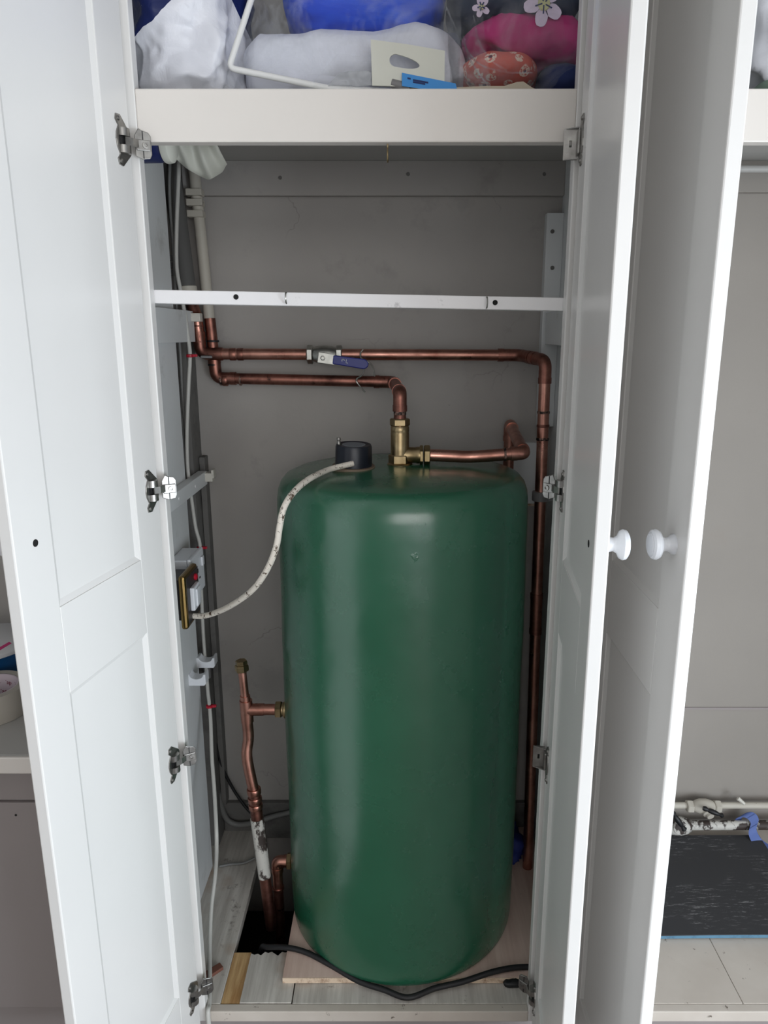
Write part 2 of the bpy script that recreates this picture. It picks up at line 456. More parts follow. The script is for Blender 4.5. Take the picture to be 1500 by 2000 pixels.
def blob(name, c, rad, e=(2.4, 2.4), mat='white_bag', parent=None, amp=.012, freq=9, seed=0, nu=72, nv=44, crease=.5, rot=0, mats=None, paintfn=None, flat=None, build=True, crumple=0, cfreq=15):
    """a soft stuffed thing: rounded box with folds and creases"""
    cx, cy, cz = c; rx, ry, rz = rad
    vs = []; fs = []
    sg = lambda a, p: math.copysign(abs(a) ** p, a)
    pe, pn = 2 / e[0], 2 / e[1]
    off = Vector((seed * 7.31, seed * 3.17, seed * 1.73))
    q = Matrix.Rotation(rot, 3, 'Z')
    for j in range(nv + 1):
        ph = -math.pi / 2 + math.pi * j / nv
        for i in range(nu):
            th = 2 * math.pi * i / nu
            p = Vector((rx * sg(math.cos(ph), pn) * sg(math.cos(th), pe), ry * sg(math.cos(ph), pn) * sg(math.sin(th), pe), rz * sg(math.sin(ph), pn)))
            n = Vector((p.x / rx ** 2, p.y / ry ** 2, p.z / rz ** 2)).normalized()
            s_ = p * freq + off
            d = mnoise.noise(s_) * (1 - crease)
            d += crease * (.5 - 2 * abs(mnoise.noise(s_ * 1.7 + Vector((3.3, 9.1, 4.7)))))
            d += .35 * crease * (.4 - 1.6 * abs(mnoise.noise(s_ * 4.1)))
            p_ = p; p = p + n * d * amp
            if crumple:
                w_ = Vector((mnoise.noise(p_ * 11 + off), mnoise.noise(p_ * 11 - off), mnoise.noise(p_ * 11 + off * 2))) * .03
                ds = mnoise.voronoi((p_ + w_) * cfreq + off)[0]; d2 = mnoise.voronoi((p_ - w_) * cfreq * 2.3 + off)[0]
                p = p + n * crumple * ((ds[0] - .45) + .35 * (d2[0] - .45))
            p = q @ p + Vector((cx, cy, cz))
            if flat is not None and p.z < flat: p.z = flat + (p.z - flat) * .02
            vs.append(p)
    for j in range(nv):
        for i in range(nu):
            a = j * nu + i; b = j * nu + (i + 1) % nu
            fs.append((a, b, b + nu, a + nu))
    mb = MB().add(vs, fs)
    if paintfn:
        mb.mi = [paintfn(sum((vs[k] for k in f), Vector()) / 4) for f in fs]
    if not build: return mb
    return mb.build(name, mats or mat, parent, True, angle=75)

def text_mesh(name, body, size, mat, mtx, parent=None, extrude=.0002):
    cu = bpy.data.curves.new(name, 'FONT'); cu.body = body; cu.size = size; cu.extrude = extrude
    cu.align_x = 'CENTER'; cu.align_y = 'CENTER'
    tmp = bpy.data.objects.new(name + '_tmp', cu); C.objects.link(tmp)
    dg = bpy.context.evaluated_depsgraph_get()
    me = bpy.data.meshes.new_from_object(tmp.evaluated_get(dg))
    bpy.data.objects.remove(tmp)
    me.materials.clear(); me.materials.append(MAT[mat])
    o = bpy.data.objects.new(name, me); C.objects.link(o)
    if parent is not None:
        o.parent = parent; mtx = Matrix.Translation(-wloc(parent)) @ mtx
    o.matrix_local = mtx
    return o

def structure(mb, name, mat, parent=None, bevel=0, label=None):
    o = mb.build(name, mat, parent, bevel=bevel)
    if parent is None: o['kind'] = 'structure'
    if label: o['label'] = label
    return o

# ------------------------------------------------------------------ key dimensions (metres)
XL, XR = -0.334, 0.230          # opening of the face frame
D = 0.490                       # depth to the back wall
WL, WR = -0.410, 0.3218         # inner sides
ZR0, ZR1 = 1.391, 1.4537        # top rail
ZS0, ZS1 = 1.470, 1.480         # storage shelf
ZT = 2.30
WX0, WX1, WY0, WY1 = 1.46, 1.56, -2.84, -.66           # side wall of the room with the window

# ------------------------------------------------------------------ the setting
structure(MB().box(-1.30, WR + .02, D, D + .10, -.25, ZT), 'wall_back', 'plaster', label='grey painted plaster back wall of the cupboard with hairline cracks')
structure(MB().box(WR + .02, 1.30, D, D + .10, -.25, ZT), 'wall_far', 'plaster_light', label='pale plaster back wall of the neighbouring cupboard')
structure(MB().box(WL - .02, WL, .02, .36, -.02, ZT), 'wall_left', 'panel', label='white painted side panel on the left of the cupboard', bevel=.001)
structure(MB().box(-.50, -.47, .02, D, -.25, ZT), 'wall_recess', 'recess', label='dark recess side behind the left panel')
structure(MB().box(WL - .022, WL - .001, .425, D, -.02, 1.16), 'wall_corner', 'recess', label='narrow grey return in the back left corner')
structure(MB().box(WR, WR + .02, .02, D, -.02, ZT), 'wall_right', 'panel', label='white painted partition on the right of the cupboard', bevel=.001)
structure(MB().box(-1.30, 1.30, .0, D + .1, ZT, ZT + .02), 'ceiling', 'panel')
structure(MB().box(1.30, 1.32, .0, D + .1, -.25, ZT), 'wall_end', 'panel')
structure(MB().box(-1.32, -1.30, .0, D + .1, -.25, ZT), 'wall_start', 'panel')
structure(MB().box(-2.10, WX1, -3.02, D + .1, -.27, -.25), 'floor', 'room_floor', label='dark floor of the room below the cupboard plinth')
structure(MB().box(-1.30, 1.30, .05, .07, -.25, -.022), 'baseboard_front', 'pinkish', label='plinth board set back under the cupboard sill')

rw = MB()
rw.box(WX0, WX1, -2.92, WY0, -.25, 2.4); rw.box(WX0, WX1, WY1, 0.0, -.25, 2.4)
rw.box(WX0, WX1, WY0, WY1, -.25, .06); rw.box(WX0, WX1, WY0, WY1, .96, 2.4)
structure(rw, 'wall_side', 'panel', label='side wall of the room with the daylight window')
win = thing('window_1', (WX0 + .05, -1.75, .06), 'white framed daylight window in the side wall of the room', kind='structure')
for y0_, y1_, za, zb in ((WY0, WY0 + .04, .06, .96), (WY1 - .04, WY1, .06, .96), (WY0 + .04, WY1 - .04, .06, .10), (WY0 + .04, WY1 - .04, .92, .96)):
    MB().box(WX0 + .01, WX0 + .03, y0_, y1_, za, zb).build('frame_bar', 'door', win)
structure(MB().box(1.30, WX0, 0.0, .02, -.25, 2.4), 'wall_return', 'panel')
# the rest of the bedroom: far wall, opposite wall, ceiling
rb_ = MB().box(-2.10, -.52, -3.02, -2.92, -.25, 2.4); rb_.box(1.42, WX1, -3.02, -2.92, -.25, 2.4); rb_.box(-.52, 1.42, -3.02, -2.92, -.25, .78); rb_.box(-.52, 1.42, -3.02, -2.92, 2.06, 2.4)
win = thing('added_window', (.45, -2.97, .78), 'added wide white window frame opposite the cupboard for the fill lamp', kind='structure')  # unseen window, added to carry the frontal fill lamp
for x0_, x1_, za, zb in ((-.52, -.48, .78, 2.06), (1.38, 1.42, .78, 2.06), (-.48, 1.38, .78, .82), (-.48, 1.38, 2.02, 2.06)):
    MB().box(x0_, x1_, -2.945, -2.925, za, zb).build('frame_bar', 'door', win)
structure(rb_, 'wall_behind', 'room_wall', label='off white bedroom wall opposite the cupboard')
structure(MB().box(-2.10, -2.00, -2.92, .6, -.25, 2.4), 'wall_opposite', 'room_wall', label='off white bedroom wall facing the window')
structure(MB().box(-2.00, -1.32, 0.0, .1, -.25, 2.4), 'wall_beside', 'room_wall', label='off white bedroom wall beside the cupboards')
structure(MB().box(-2.10, WX1, -3.02, .6, 2.40, 2.45), 'ceiling_room', 'room_wall', label='white bedroom ceiling')
structure(MB().box(-1.32, 1.32, 0.0, .05, ZT, 2.40), 'wall_bulkhead', 'room_wall')

# cupboard floor: boards with one missing, worn paint
fl = thing('floor_boards', (0, 0, -.02), 'worn white painted cupboard floorboards with one board missing by the pipes', kind='structure')
MB().box(-.468, -.312, .016, D, -.02, 0).build('floorboard', 'boards', fl, bevel=.001)
MB().box(-.185, WR, .016, D, -.02, 0).build('floorboard', 'boards', fl, bevel=.001)
# front piece with splintered back end
pts = [(-.278, .017), (-.187, .017)]
random.seed(5)
xs = [-.187 - i * .0065 for i in range(15)]
pts += [(min(-.187, x), .120 + random.uniform(-.004, .006) - (.012 if x > -.198 else 0)) for x in xs]
MB().prism([(x, y, 0) for x, y in pts], Vector((0, 0, -.02)), Vector((0, 0, .0015))).build('floorboard', 'boards', fl)
MB().box(-.3112, -.2785, .017, .126, -.02, -.001).build('pine_strip', 'pine', fl)
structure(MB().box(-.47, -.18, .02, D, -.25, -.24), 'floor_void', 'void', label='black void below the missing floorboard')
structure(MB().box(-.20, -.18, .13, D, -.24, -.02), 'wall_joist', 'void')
# skirting on the back wall
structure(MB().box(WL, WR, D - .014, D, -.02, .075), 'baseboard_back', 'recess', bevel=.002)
# right-hand cupboard floor
fr_ = thing('floor_boards', (.8, 0, -.02), 'worn cream floorboard under the grey mat in the right hand cupboard', kind='structure')
MB().box(WR + .02, .612, .016, D, -.02, 0).build('floorboard', 'sill', fr_, bevel=.001)
MB().box(.613, 1.30, .016, D, -.02, 0).build('floorboard', 'sill', fr_, bevel=.001)

# face frame
ff = thing('face_frame', (-.05, 0, -.02), 'cream painted face frame of stiles and rails around the cupboard opening', 'cupboard frame')
MB().box(WL - .001, XL, 0, .0195, -.021, ZT).build('stile', 'door', ff, bevel=.0015)
MB().box(XR, .3105, 0, .0195, -.021, ZT).build('stile', 'door', ff, bevel=.0015)
MB().box(XL, XR, .001, .020, ZR0, ZR1).build('rail', 'frame', ff, bevel=.0015)
MB().box(.3105, 1.30, .001, .020, ZR0, ZR1).build('rail', 'frame', ff, bevel=.0015)
MB().box(XL, XR, .0, .0155, -.022, .0).build('sill', 'sill', ff, bevel=.0015)
MB().box(.3105, 1.30, .0, .0155, -.022, .0).build('sill', 'sill', ff, bevel=.0015)

# storage shelf (stops short of the left wall) and its bearers
tag(MB().box(-.329, WR, .092, D - .001, ZS0, ZS1).build('storage_shelf', 'shelfgrey', bevel=.001), 'grey painted shelf board above the tank carrying the bags', 'shelf')
tag(MB().box(WR + .02, 1.30, .092, D - .001, ZS0, ZS1).build('storage_shelf', 'shelfgrey', bevel=.001), 'shelf board in the right hand cupboard behind the clear bag', 'shelf')
b = thing('shelf_batten', (0, D - .008, 1.408), 'grey painted batten screwed to the back wall under the shelf', 'batten')
MB().box(WL, WR, D - .016, D, 1.408, ZS0).build('batten', 'plaster', b, bevel=.001)
for u, v in ((547, 347), (797, 340), (1063, 340)):
    p = at(u, v, D - .017); MB().lathe([(.0035, 0), (.003, .0012)], p, (0, -1, 0), 10).build('screw', 'recess', b)
tag(MB().box(WR + .02, 1.30, D - .016, D, 1.414, ZS0).build('shelf_batten', 'plaster_light', bevel=.001), 'pale batten on the back wall of the right hand cupboard', 'batten')
# upper-left batten on the side panel
tag(MB().box(WL + .0002, WL + .016, .03, .435, 1.135, 1.193).build('side_batten', 'panel', bevel=.001), 'white batten on the left side panel below the crossbar', 'batten')
b = thing('side_batten', (WL + .01, .2, .848), 'white batten on the left side panel level with the tank top', 'batten')
MB().box(WL + .0002, WL + .018, .03, .45, .848, .876).build('batten', 'panel', b, bevel=.001)
for y in (.25, .36): MB().lathe([(.003, 0), (.0025, .001)], (WL + .018, y, .862), (1, 0, 0), 10).build('screw', 'bar', b)
tag(MB().box(.295, WR - .0002, .05, .463, 1.13, 1.190).build('side_batten', 'panel', bevel=.001), 'white batten on the right partition below the crossbar', 'batten')
b = thing('upright_batten', (.305, D - .012, .97), 'upright grey batten in the back right corner with screw heads', 'batten')
MB().box(.289, WR - .0002, D - .024, D, .965, 1.376).build('batten', 'panel', b, bevel=.001)
for v in (452, 523): MB().lathe([(.004, 0), (.0035, .0012)], at(1079, v, D - .0245), (0, -1, 0), 10).build('screw', 'recess', b)

# crossbar (old shelf rail) with screw holes and cup hooks
cb = thing('crossbar', (-.05, .03, 1.18), 'thin brush painted white crossbar spanning the cupboard above the copper pipes', 'crossbar')
zl0, zl1, zr0, zr1 = 1.1922, 1.2105, 1.1800, 1.1975
x0, x1 = WL + .018, WR - .03
MB().hexa([(x0, .0205, zl0), (x1, .0205, zr0), (x1, .050, zr0), (x0, .050, zl0), (x0, .0205, zl1), (x1, .0205, zr1), (x1, .050, zr1), (x0, .050, zl1)]).build('bar', 'bar', cb, bevel=.0012)
for u, v in ((461, 580), (967, 591)):
    MB().lathe([(.0036, 0), (.0036, .0006)], at(u, v, .0204), (0, -1, 0), 14).build('screw_hole', 'dark_hole', cb)
def ring_hook(parent, p, ln, name='cup_hook'):
    """small wire hook: shank plus open loop seen edge-on"""
    P = Vector(p)
    pts = [P + Vector((0, .004, ln * .45)), P + Vector((0, -.004, ln * .45))]
    for k in range(9):
        a = math.pi / 2 + math.pi * k / 8
        pts.append(P + Vector((0, -.004 + ln * .45 * math.cos(a), ln * .45 * math.sin(a))))
    return MB().tube(spline(pts, 4), .0011, 8).build(name, 'nickel', parent, True)
for u, v in ((560, 582), (950, 591)):
    ring_hook(cb, at(u, v, .0202), .016)
hk = thing('cup_hook', at(757, 281, .035), 'small brass cup hook screwed under the cream top rail', 'hook')
p = at(757, 281, .0105); p.z = ZR0
pts = [p, p + Vector((0, 0, -.006)), p + Vector((0, -.005, -.011)), p + Vector((0, -.003, -.019)), p + Vector((0, .004, -.021)), p + Vector((0, .008, -.015))]
MB().tube(spline(pts, 5), .0011, 8).build('hook', 'brass', hk, True)

# ------------------------------------------------------------------ doors
def cup_hinge(parent, z, s, kind):
    """kind full: cup plate, knuckle, arm and frame clip; kind clip: loose U bracket with a slot"""
    n = Vector((0, s, 0))
    # flange with two ears, lying on the inner face of the door (local X along door, Y normal*s, Z up)
    def L(x, z_): return (x, 0, z + z_)
    outline = [L(.002, .010), L(.004, .014), L(.024, .0300), L(.033, .0290), L(.0350, .0225), L(.0290, .0165), L(.0345, .008), L(.0360, 0),
               L(.0345, -.008), L(.0290, -.0165), L(.0350, -.0225), L(.033, -.0290), L(.024, -.0300), L(.004, -.014), L(.002, -.010)]
    h = MB().prism(outline, n * -.0006, n * .0018).build('hinge', 'steel', parent, local=True, bevel=.0005)
    for zz in (.0245, -.0245):
        MB().lathe([(.0030, 0), (.0028, .0012), (.0014, .0020)], Vector((.0285, s * .0018, z + zz)), (0, s, 0), 12).build('screw', 'steel', h, True, local=True)
    if kind == 'full':
        # cup barrels above and below the black pocket
        for a, b_ in ((.0052, .0145), (-.0145, -.0052)):
            MB().tube([(.0200, s * .0012, z + a), (.0200, s * .0012, z + b_)], .0085, 18).build('barrel', 'steel', h, True, local=True)
        MB().box(.0110, .0300, min(0, s * .0030), max(0, s * .0030), z - .0051, z + .0051).build('pocket', 'black', h, local=True)
        arm = [(.022, s * .0050, z), (.014, s * .0100, z), (.004, s * .0125, z), (-.006, s * .0150, z)]
        P = [Vector(p) for p in arm]; mb = MB()
        for i in range(len(P) - 1):
            a, b_ = P[i], P[i + 1]; e = Vector((0, 0, .0048)); tt = Vector((0, s * .0014, 0))
            mb.hexa([a - e, b_ - e, b_ - e + tt, a - e + tt, a + e, b_ + e, b_ + e + tt, a + e + tt])
        mb.build('arm', 'steel', h, local=True)
        # frame clip: folded plate wrapping the stile edge, slanting out towards the opening
        o0 = Vector((.004, s * .0078, z)); dr_ = Vector((-.62, s * .785, 0)).normalized(); nn = Vector((.785, s * .62, 0)).normalized()
        cl = [(.000, .0105), (.005, .0190), (.0085, .0170), (.0170, .0150), (.0200, .0110), (.0205, 0), (.0205, -.0110), (.0180, -.0160), (.0090, -.0175), (.000, -.0140)]
        MB().prism([o0 + dr_ * a + Vector((0, 0, zz)) for a, zz in cl], nn * 0, nn * .0022).build('clip_plate', 'steel', h, local=True, bevel=.0008)
        MB().prism([o0 + dr_ * a + Vector((0, 0, zz)) for a, zz in ((.0015, .0055), (.0190, .0055), (.0190, -.0075), (.0015, -.0075))], nn * .0022, nn * .0042).build('clip_bridge', 'steel', h, local=True, bevel=.0008)
        MB().prism([o0 + dr_ * a + Vector((0, 0, zz)) for a, zz in ((.0092, .0160), (.0104, .0160), (.0104, -.0165), (.0092, -.0165))], nn * .0020, nn * .0027).build('clip_fold', 'black', h, local=True)
        MB().lathe([(.0042, 0), (.0040, .0016), (.0020, .0017), (.0016, .0004)], o0 + dr_ * .0125 + nn * .0042 + Vector((0, 0, -.001)), nn, 14).build('adjusting_screw', 'steel', h, True, local=True)
    else:
        # loose bracket: slotted plate facing out of the cupboard, with flanges
        W, H, y0 = .0170, .0180, s * .004
        def B(a0, a1, z0_, z1_, x0_, x1_, nm='bracket_plate'):
            return (x0_, x1_, min(a0, a1), max(a0, a1), z + z0_, z + z1_)
        mb = MB(); sx0, sx1 = .004, .0052
        ya, yb = s * .003, s * .021; m0, m1 = s * .0105, s * .0140
        mb.box(sx0, sx1, min(ya, m0), max(ya, m0), z - H, z + H); mb.box(sx0, sx1, min(m1, yb), max(m1, yb), z - H, z + H)
        mb.box(sx0, sx1, min(m0, m1), max(m0, m1), z - H, z - .0035); mb.box(sx0, sx1, min(m0, m1), max(m0, m1), z + .0045, z + H)
        mb.build('bracket_plate', 'steel', h, local=True)
        for zz in (H, -H):
            MB().prism([(sx0, ya, z + zz), (sx0, yb, z + zz), (.014, ya, z + zz)], Vector((0, 0, -.0006)), Vector((0, 0, .0006))).build('bracket_flange', 'steel', h, local=True)
        MB().box(.005, .020, min(s * .0018, s * .0052), max(s * .0018, s * .0052), z - .014, z + .014).build('barrel', 'steel', h, local=True, bevel=.001)
    return h

def make_door(label, hx, hy, ang, wdt, s, hinges, knob_z=.932):
    """ang: rotation about Z of local X (hinge to free edge); s: inner face on +Y*s"""
    t_ = .0155; z0 = -.035; z1 = 2.20; sw = .063
    d = thing('cupboard_door', (hx, hy, 0), label, 'door'); d.rotation_euler = (0, 0, ang)
    ya, yb = (-t_, 0) if s > 0 else (0, t_)
    def bx(nm, x0, x1, za, zb, mat='door', bev=.0018, y0=ya, y1=yb):
        return MB().box(x0, x1, y0, y1, za, zb).build(nm, mat, d, local=True, bevel=bev)
    bx('stile', 0, sw, z0, z1); bx('stile', wdt - sw, wdt, z0, z1)
    for za, zb in ((z0, .107), (.741, .848), (z1 - .09, z1)):
        bx('rail', sw - .0005, wdt - sw + .0005, za, zb, bev=.0006)
    rc = .0045
    for za, zb in ((.107, .741), (.848, z1 - .09)):
        pn = bx('panel', sw - .004, wdt - sw + .004, za - .004, zb + .004, y0=ya + rc, y1=yb - rc, bev=0)
        # ovolo moulding strips round the recess, both faces
        for yy, ss in ((yb, 1), (ya, -1)):
            mb = MB(); k = .007; yi = yy - ss * rc
            xa, xb = sw, wdt - sw
            for (x0_, x1_) in ((xa, xa + k), (xb, xb - k)):
                mb.prism([(x0_, yy - ss * .0012, za), (x1_, yi, za), (x0_, yi, za)], Vector((0, 0, 0)), Vector((0, 0, zb - za)))
            for (z0_, z1_) in ((za, za + k), (zb, zb - k)):
                mb.prism([(xa, yy - ss * .0012, z0_), (xa, yi, z1_), (xa, yi, z0_)], Vector((0, 0, 0)), Vector((xb - xa, 0, 0)))
            mb.build('moulding', 'door', d, local=True)
    # knob on the outer face, its screw on the inner face
    yo = -t_ if s > 0 else t_
    kx = wdt - .034
    prof = [(.0110, 0), (.0107, .0025), (.0080, .006), (.0074, .010), (.0095, .0135), (.0148, .016), (.0166, .0195), (.0157, .0232), (.0132, .0250), (.0126, .0245), (.0120, .0245), (.0112, .0260), (.0060, .0268), (.0005, .0270)]
    kn = MB().lathe(prof, (kx, yo, knob_z), (0, -s, 0), 36).build('knob', 'plastic', d, True, local=True)
    MB().lathe([(.0042, 0), (.0040, .0006), (.0020, .0007), (.0015, .0002)], (kx, 0, knob_z), (0, s, 0), 16).build('screw', 'hinge_dark' if 'hinge_dark' in MAT else 'dark_hole', d, True, local=True)
    for z, k in hinges: cup_hinge(d, z, s, k)
    return d

ZH = (1.385, .937, .508, .066)
make_door('left open white panelled door with bright inner face and hinges along the cupboard opening', -.341, -.009, math.atan2(-1, -.176), .305, 1,
          [(z, 'full') for z in ZH])
make_door('middle open white door with greyish inner face and a knob on its far side', .2345, -.009, math.atan2(-1, -.108), .305, -1,
          [(ZH[0], 'clip'), (ZH[1], 'full'), (ZH[2], 'clip'), (ZH[3], 'full')])
make_door('rightmost open white door showing its outer face and round white knob', .3110, -.009, math.atan2(-1, 0), .306, 1, [])

# ------------------------------------------------------------------ the tank and its board
pb = thing('plywood_board', (.05, .26, 0), 'pinkish plywood board under the green tank', 'board')
MB().box(-.208, .318, .0575, D - .016, .0016, .0125).build('board', 'ply', pb)
MB().box(-.208, .318, .0560, .0575, .0016, .0125).build('edge_veneer', 'ply_edge', pb)
TX, TY, TR = .0105, .2590, .2250
tk = thing('hot_water_cylinder', (TX, TY, .0125), 'large dark green foam lagged hot water cylinder in the cupboard', 'water tank')
prof = [(.001, .0125), (.150, .0125), (.205, .0125), (.2190, .0130), (.2225, .0165), (.2235, .025), (.2238, .06), (.2245, .20), (.2255, .45), (.2250, .70), (.2245, .84),
        (.2238, .868), (.2215, .884), (.2165, .897), (.2080, .907), (.1950, .9125), (.165, .9165), (.11, .9205), (.05, .9225), (.001, .923)]
# finer rings so the skin can be slightly uneven
fine = []
for i in range(len(prof) - 1):
    a, b_ = prof[i], prof[i + 1]; L_ = math.hypot(b_[0] - a[0], b_[1] - a[1]); k = max(1, int(L_ / .02))
    for j in range(k): fine.append((a[0] + (b_[0] - a[0]) * j / k, a[1] + (b_[1] - a[1]) * j / k))
fine.append(prof[-1])
mb = MB().lathe(fine, (TX, TY, 0), (0, 0, 1), 128)
for p in mb.v:
    r_ = Vector((p.x - TX, p.y - TY, 0))
    if r_.length > .05 and p.z > .03:
        dlt = mnoise.noise(p * 5.0) * .0022 + mnoise.noise(p * 14.0) * .0007
        p += r_.normalized() * dlt
mb.build('lagging', 'green', tk, True, angle=60)
# immersion heater cap
hx, hy, hz = -.0765, .236, .9155
ih = MB().lathe([(.0375, 0), (.0380, .004), (.0380, .009), (.0372, .0105), (.0330, .0110)], (hx, hy, hz), (.03, -.05, 1), 40).build('heater_flange', 'gasket', tk, True)
hc = MB().lathe([(.0325, .010), (.0318, .044), (.0300, .0480), (.0270, .0480), (.0250, .0472), (.0010, .0470)], (hx, hy, hz), (.03, -.05, 1), 40).build('heater_cap', 'cap', tk, True)
MB().lathe([(.0205, .0472), (.0200, .0478), (.001, .0478)], (hx, hy, hz), (.03, -.05, 1), 32).build('cap_label', 'grey_disc', hc, True)
MB().lathe([(.0034, .047), (.0034, .053), (.0022, .0545), (.0040, .0560), (.0030, .0595), (.001, .060)], (hx - .0245, hy - .004, hz), (.0, 0, 1), 14).build('cap_screw', 'steel', hc, True)
MB().lathe([(.0395, -.0010), (.0445, .0), (.0420, .0035), (.0375, .0042)], (hx, hy, hz - .001), (0, 0, 1), 40).build('sealant_ring', 'green', tk, True)
# tank connections on the left side (bosses)
for z, x in ((.439, -.2105), (.0945, -.2075)):
    MB().lathe([(.017, 0), (.017, .008), (.013, .009), (.013, .013)], (x, TY, z), (-1, 0, 0), 20).build('boss', 'brass', tk, True)

# ------------------------------------------------------------------ brass tee on top of the tank
vx, vy = .0055, .262
bt = thing('brass_tee_connector', (vx, vy, .922), 'tall brass tee fitting standing on the tank top', 'pipe fitting')
MB().lathe([(.0225, 0), (.0230, .003), (.0205, .005)], (vx, vy, .921), (0, 0, 1), 32).build('flange', 'brass', bt, True)
MB().lathe([(.0200, .004), (.0205, .006), (.0205, .018), (.0190, .020)], (vx, vy, .921), (0, 0, 1), 6).build('hex_base', 'brass', bt)
MB().lathe([(.0165, .016), (.0165, .058), (.0160, .060), (.0165, .062), (.0165, .069), (.0150, .071)], (vx, vy, .921), (0, 0, 1), 32).build('body', 'brass', bt, True)
nut(bt, (vx, vy, .921 + .0775), (0, 0, 1), .0178, .013, 'brass', 'compression_nut')
MB().lathe([(.0142, 0), (.0142, .006)], (vx, vy, .990), (0, 0, 1), 28).build('collar', 'copper', bt, True)
ZO = .9395
MB().lathe([(.0150, .006), (.0140, .028), (.0150, .030), (.0150, .036)], (vx, vy, ZO), (1, 0, 0), 28).build('side_branch', 'brass', bt, True)
nut(bt, (vx + .0385, vy, ZO), (1, 0, 0), .0175, .006, 'brass', 'lock_nut')
nut(bt, (vx + .0485, vy, ZO), (1, 0, 0), .0178, .011, 'brass', 'compression_nut')

# overflow pipe to the right
op = thing('copper_overflow_pipe', (.15, .3, .93), 'short bright copper pipe running right from the brass tee then back to the wall', 'copper pipe')
p0 = Vector((vx + .050, vy, ZO)); p1 = Vector((.130, vy, .9365)); p2 = Vector((.2265, vy - .004, .9440)); p3 = Vector((.230, .452, .972)); p4 = Vector((.230, .455, .80))
MB().tube(spline([p0, p0 * .5 + p1 * .5, p1, p1 * .5 + p2 * .5 + Vector((0, 0, -.0005)), p2 + Vector((-.012, 0, -.0008))], 8), .0110, 18).build('pipe', 'copper', op, True)
pipe_run(op, [p2 + Vector((-.03, 0, -.0022)), p2, p3, p4], .0110, 'copper', 'copper', .016)
collar(op, p2 + Vector((-.034, 0, -.0024)), (1, 0, .05), .0122, .004, 'flux', 'solder_ring')

# ------------------------------------------------------------------ upper pipe with the blue lever valve
YB = .452
up = thing('copper_supply_pipe', (0, YB, 1.1), 'upper horizontal copper pipe with the blue lever valve turning down on the right', 'copper pipe')
z1_, z2_ = 1.1105, 1.1090
a0 = Vector((-.3925, YB - .004, 1.190)); a1 = Vector((-.3890, YB, z1_ + .001)); a2 = Vector((.2440, YB, z2_)); a3 = Vector((.2800, .372, 1.1015)); a4 = Vector((.2820, .356, .60)); a5 = Vector((.2870, .340, .0128))
pipe_run(up, [a0, a1, a2, a3, a4, a5], .0110, 'copper', 'copper_dark', .022)
for u in (455, 470, 600): collar(up, at(u, 692, YB), (1, 0, 0), .0122, .012 if u < 600 else .003, 'copper_dark')
for v, mt in ((806, 'flux'), (832, 'copper_dark'), (858, 'flux')):
    q = a3.lerp(a4, (a3.z - at(1058, v, .365).z) / (a3.z - a4.z)); collar(up, q, a4 - a3, .0122, .005, mt, 'solder_ring')
for z in (1.135, 1.150, 1.165): collar(up, (-.3915, YB - .002, z), (0, 0, 1), .0123, .003, 'copper_dark')
# valve
vxc = at(634, 692, YB); vxc.z = 1.1103
bv = MB().lathe([(.0125, -.026), (.0135, -.022), (.0165, -.015), (.0175, -.006), (.0175, .006), (.0165, .015), (.0135, .022), (.0125, .026)], vxc, (1, 0, 0), 28).build('ball_valve', 'nickel', up, True)
nut(up, vxc + Vector((-.0290, 0, 0)), (1, 0, 0), .0185, .012, 'nickel', 'valve_nut')
nut(up, vxc + Vector((.0290, 0, 0)), (1, 0, 0), .0178, .012, 'nickel', 'valve_nut')
MB().lathe([(.0095, 0), (.0095, .018), (.0060, .019), (.0060, .024)], vxc + Vector((0, 0, -.003)), (0, -1, -.12), 18).build('valve_stem', 'nickel', bv, True)
hb = vxc + Vector((-.001, -.0245, -.006)); he = at(718, 712, hb.y)
dv = (he - hb).normalized(); nv_ = Vector((0, -1, 0)); wv = dv.cross(nv_).normalized()
def lever_poly(a, b_, h): return [hb + dv * a - wv * h, hb + dv * b_ - wv * h, hb + dv * b_ + wv * h, hb + dv * a + wv * h]
lv = MB().prism(lever_poly(-.010, .024, .0105), nv_ * 0, nv_ * .0022).build('lever', 'nickel', bv, bevel=.001)
L2 = (he - hb).length
pts = [hb + dv * .020 - wv * .0085, hb + dv * (L2 - .008) - wv * .0098] + [hb + dv * (L2 - .008 + .0098 * math.sin(a)) - wv * .0098 * math.cos(a) for a in [math.pi * k / 8 for k in range(1, 8)]] + [hb + dv * (L2 - .008) + wv * .0098, hb + dv * .020 + wv * .0085]
MB().prism(pts, nv_ * -.0025, nv_ * .0055).build('lever_sleeve', 'blue_lever', bv, bevel=.0018)
MB().lathe([(.0052, 0), (.0050, .004), (.0032, .0045)], hb + nv_ * .002, (0, -1, 0), 6).build('lever_nut', 'nickel', bv)
mb = MB()
for a, b_, h0, h1 in ((.037, .0385, -.004, .001), (.037, .043, -.004, -.003), (.0415, .043, -.004, -.001), (.0455, .0465, -.004, .003), (.0455, .050, .002, .003)):
    q = [hb + dv * a + wv * h0, hb + dv * b_ + wv * h0, hb + dv * b_ + wv * h1, hb + dv * a + wv * h1]
    mb.prism(q, nv_ * .0054, nv_ * .0058)
mb.build('lever_mark', 'mark', bv)

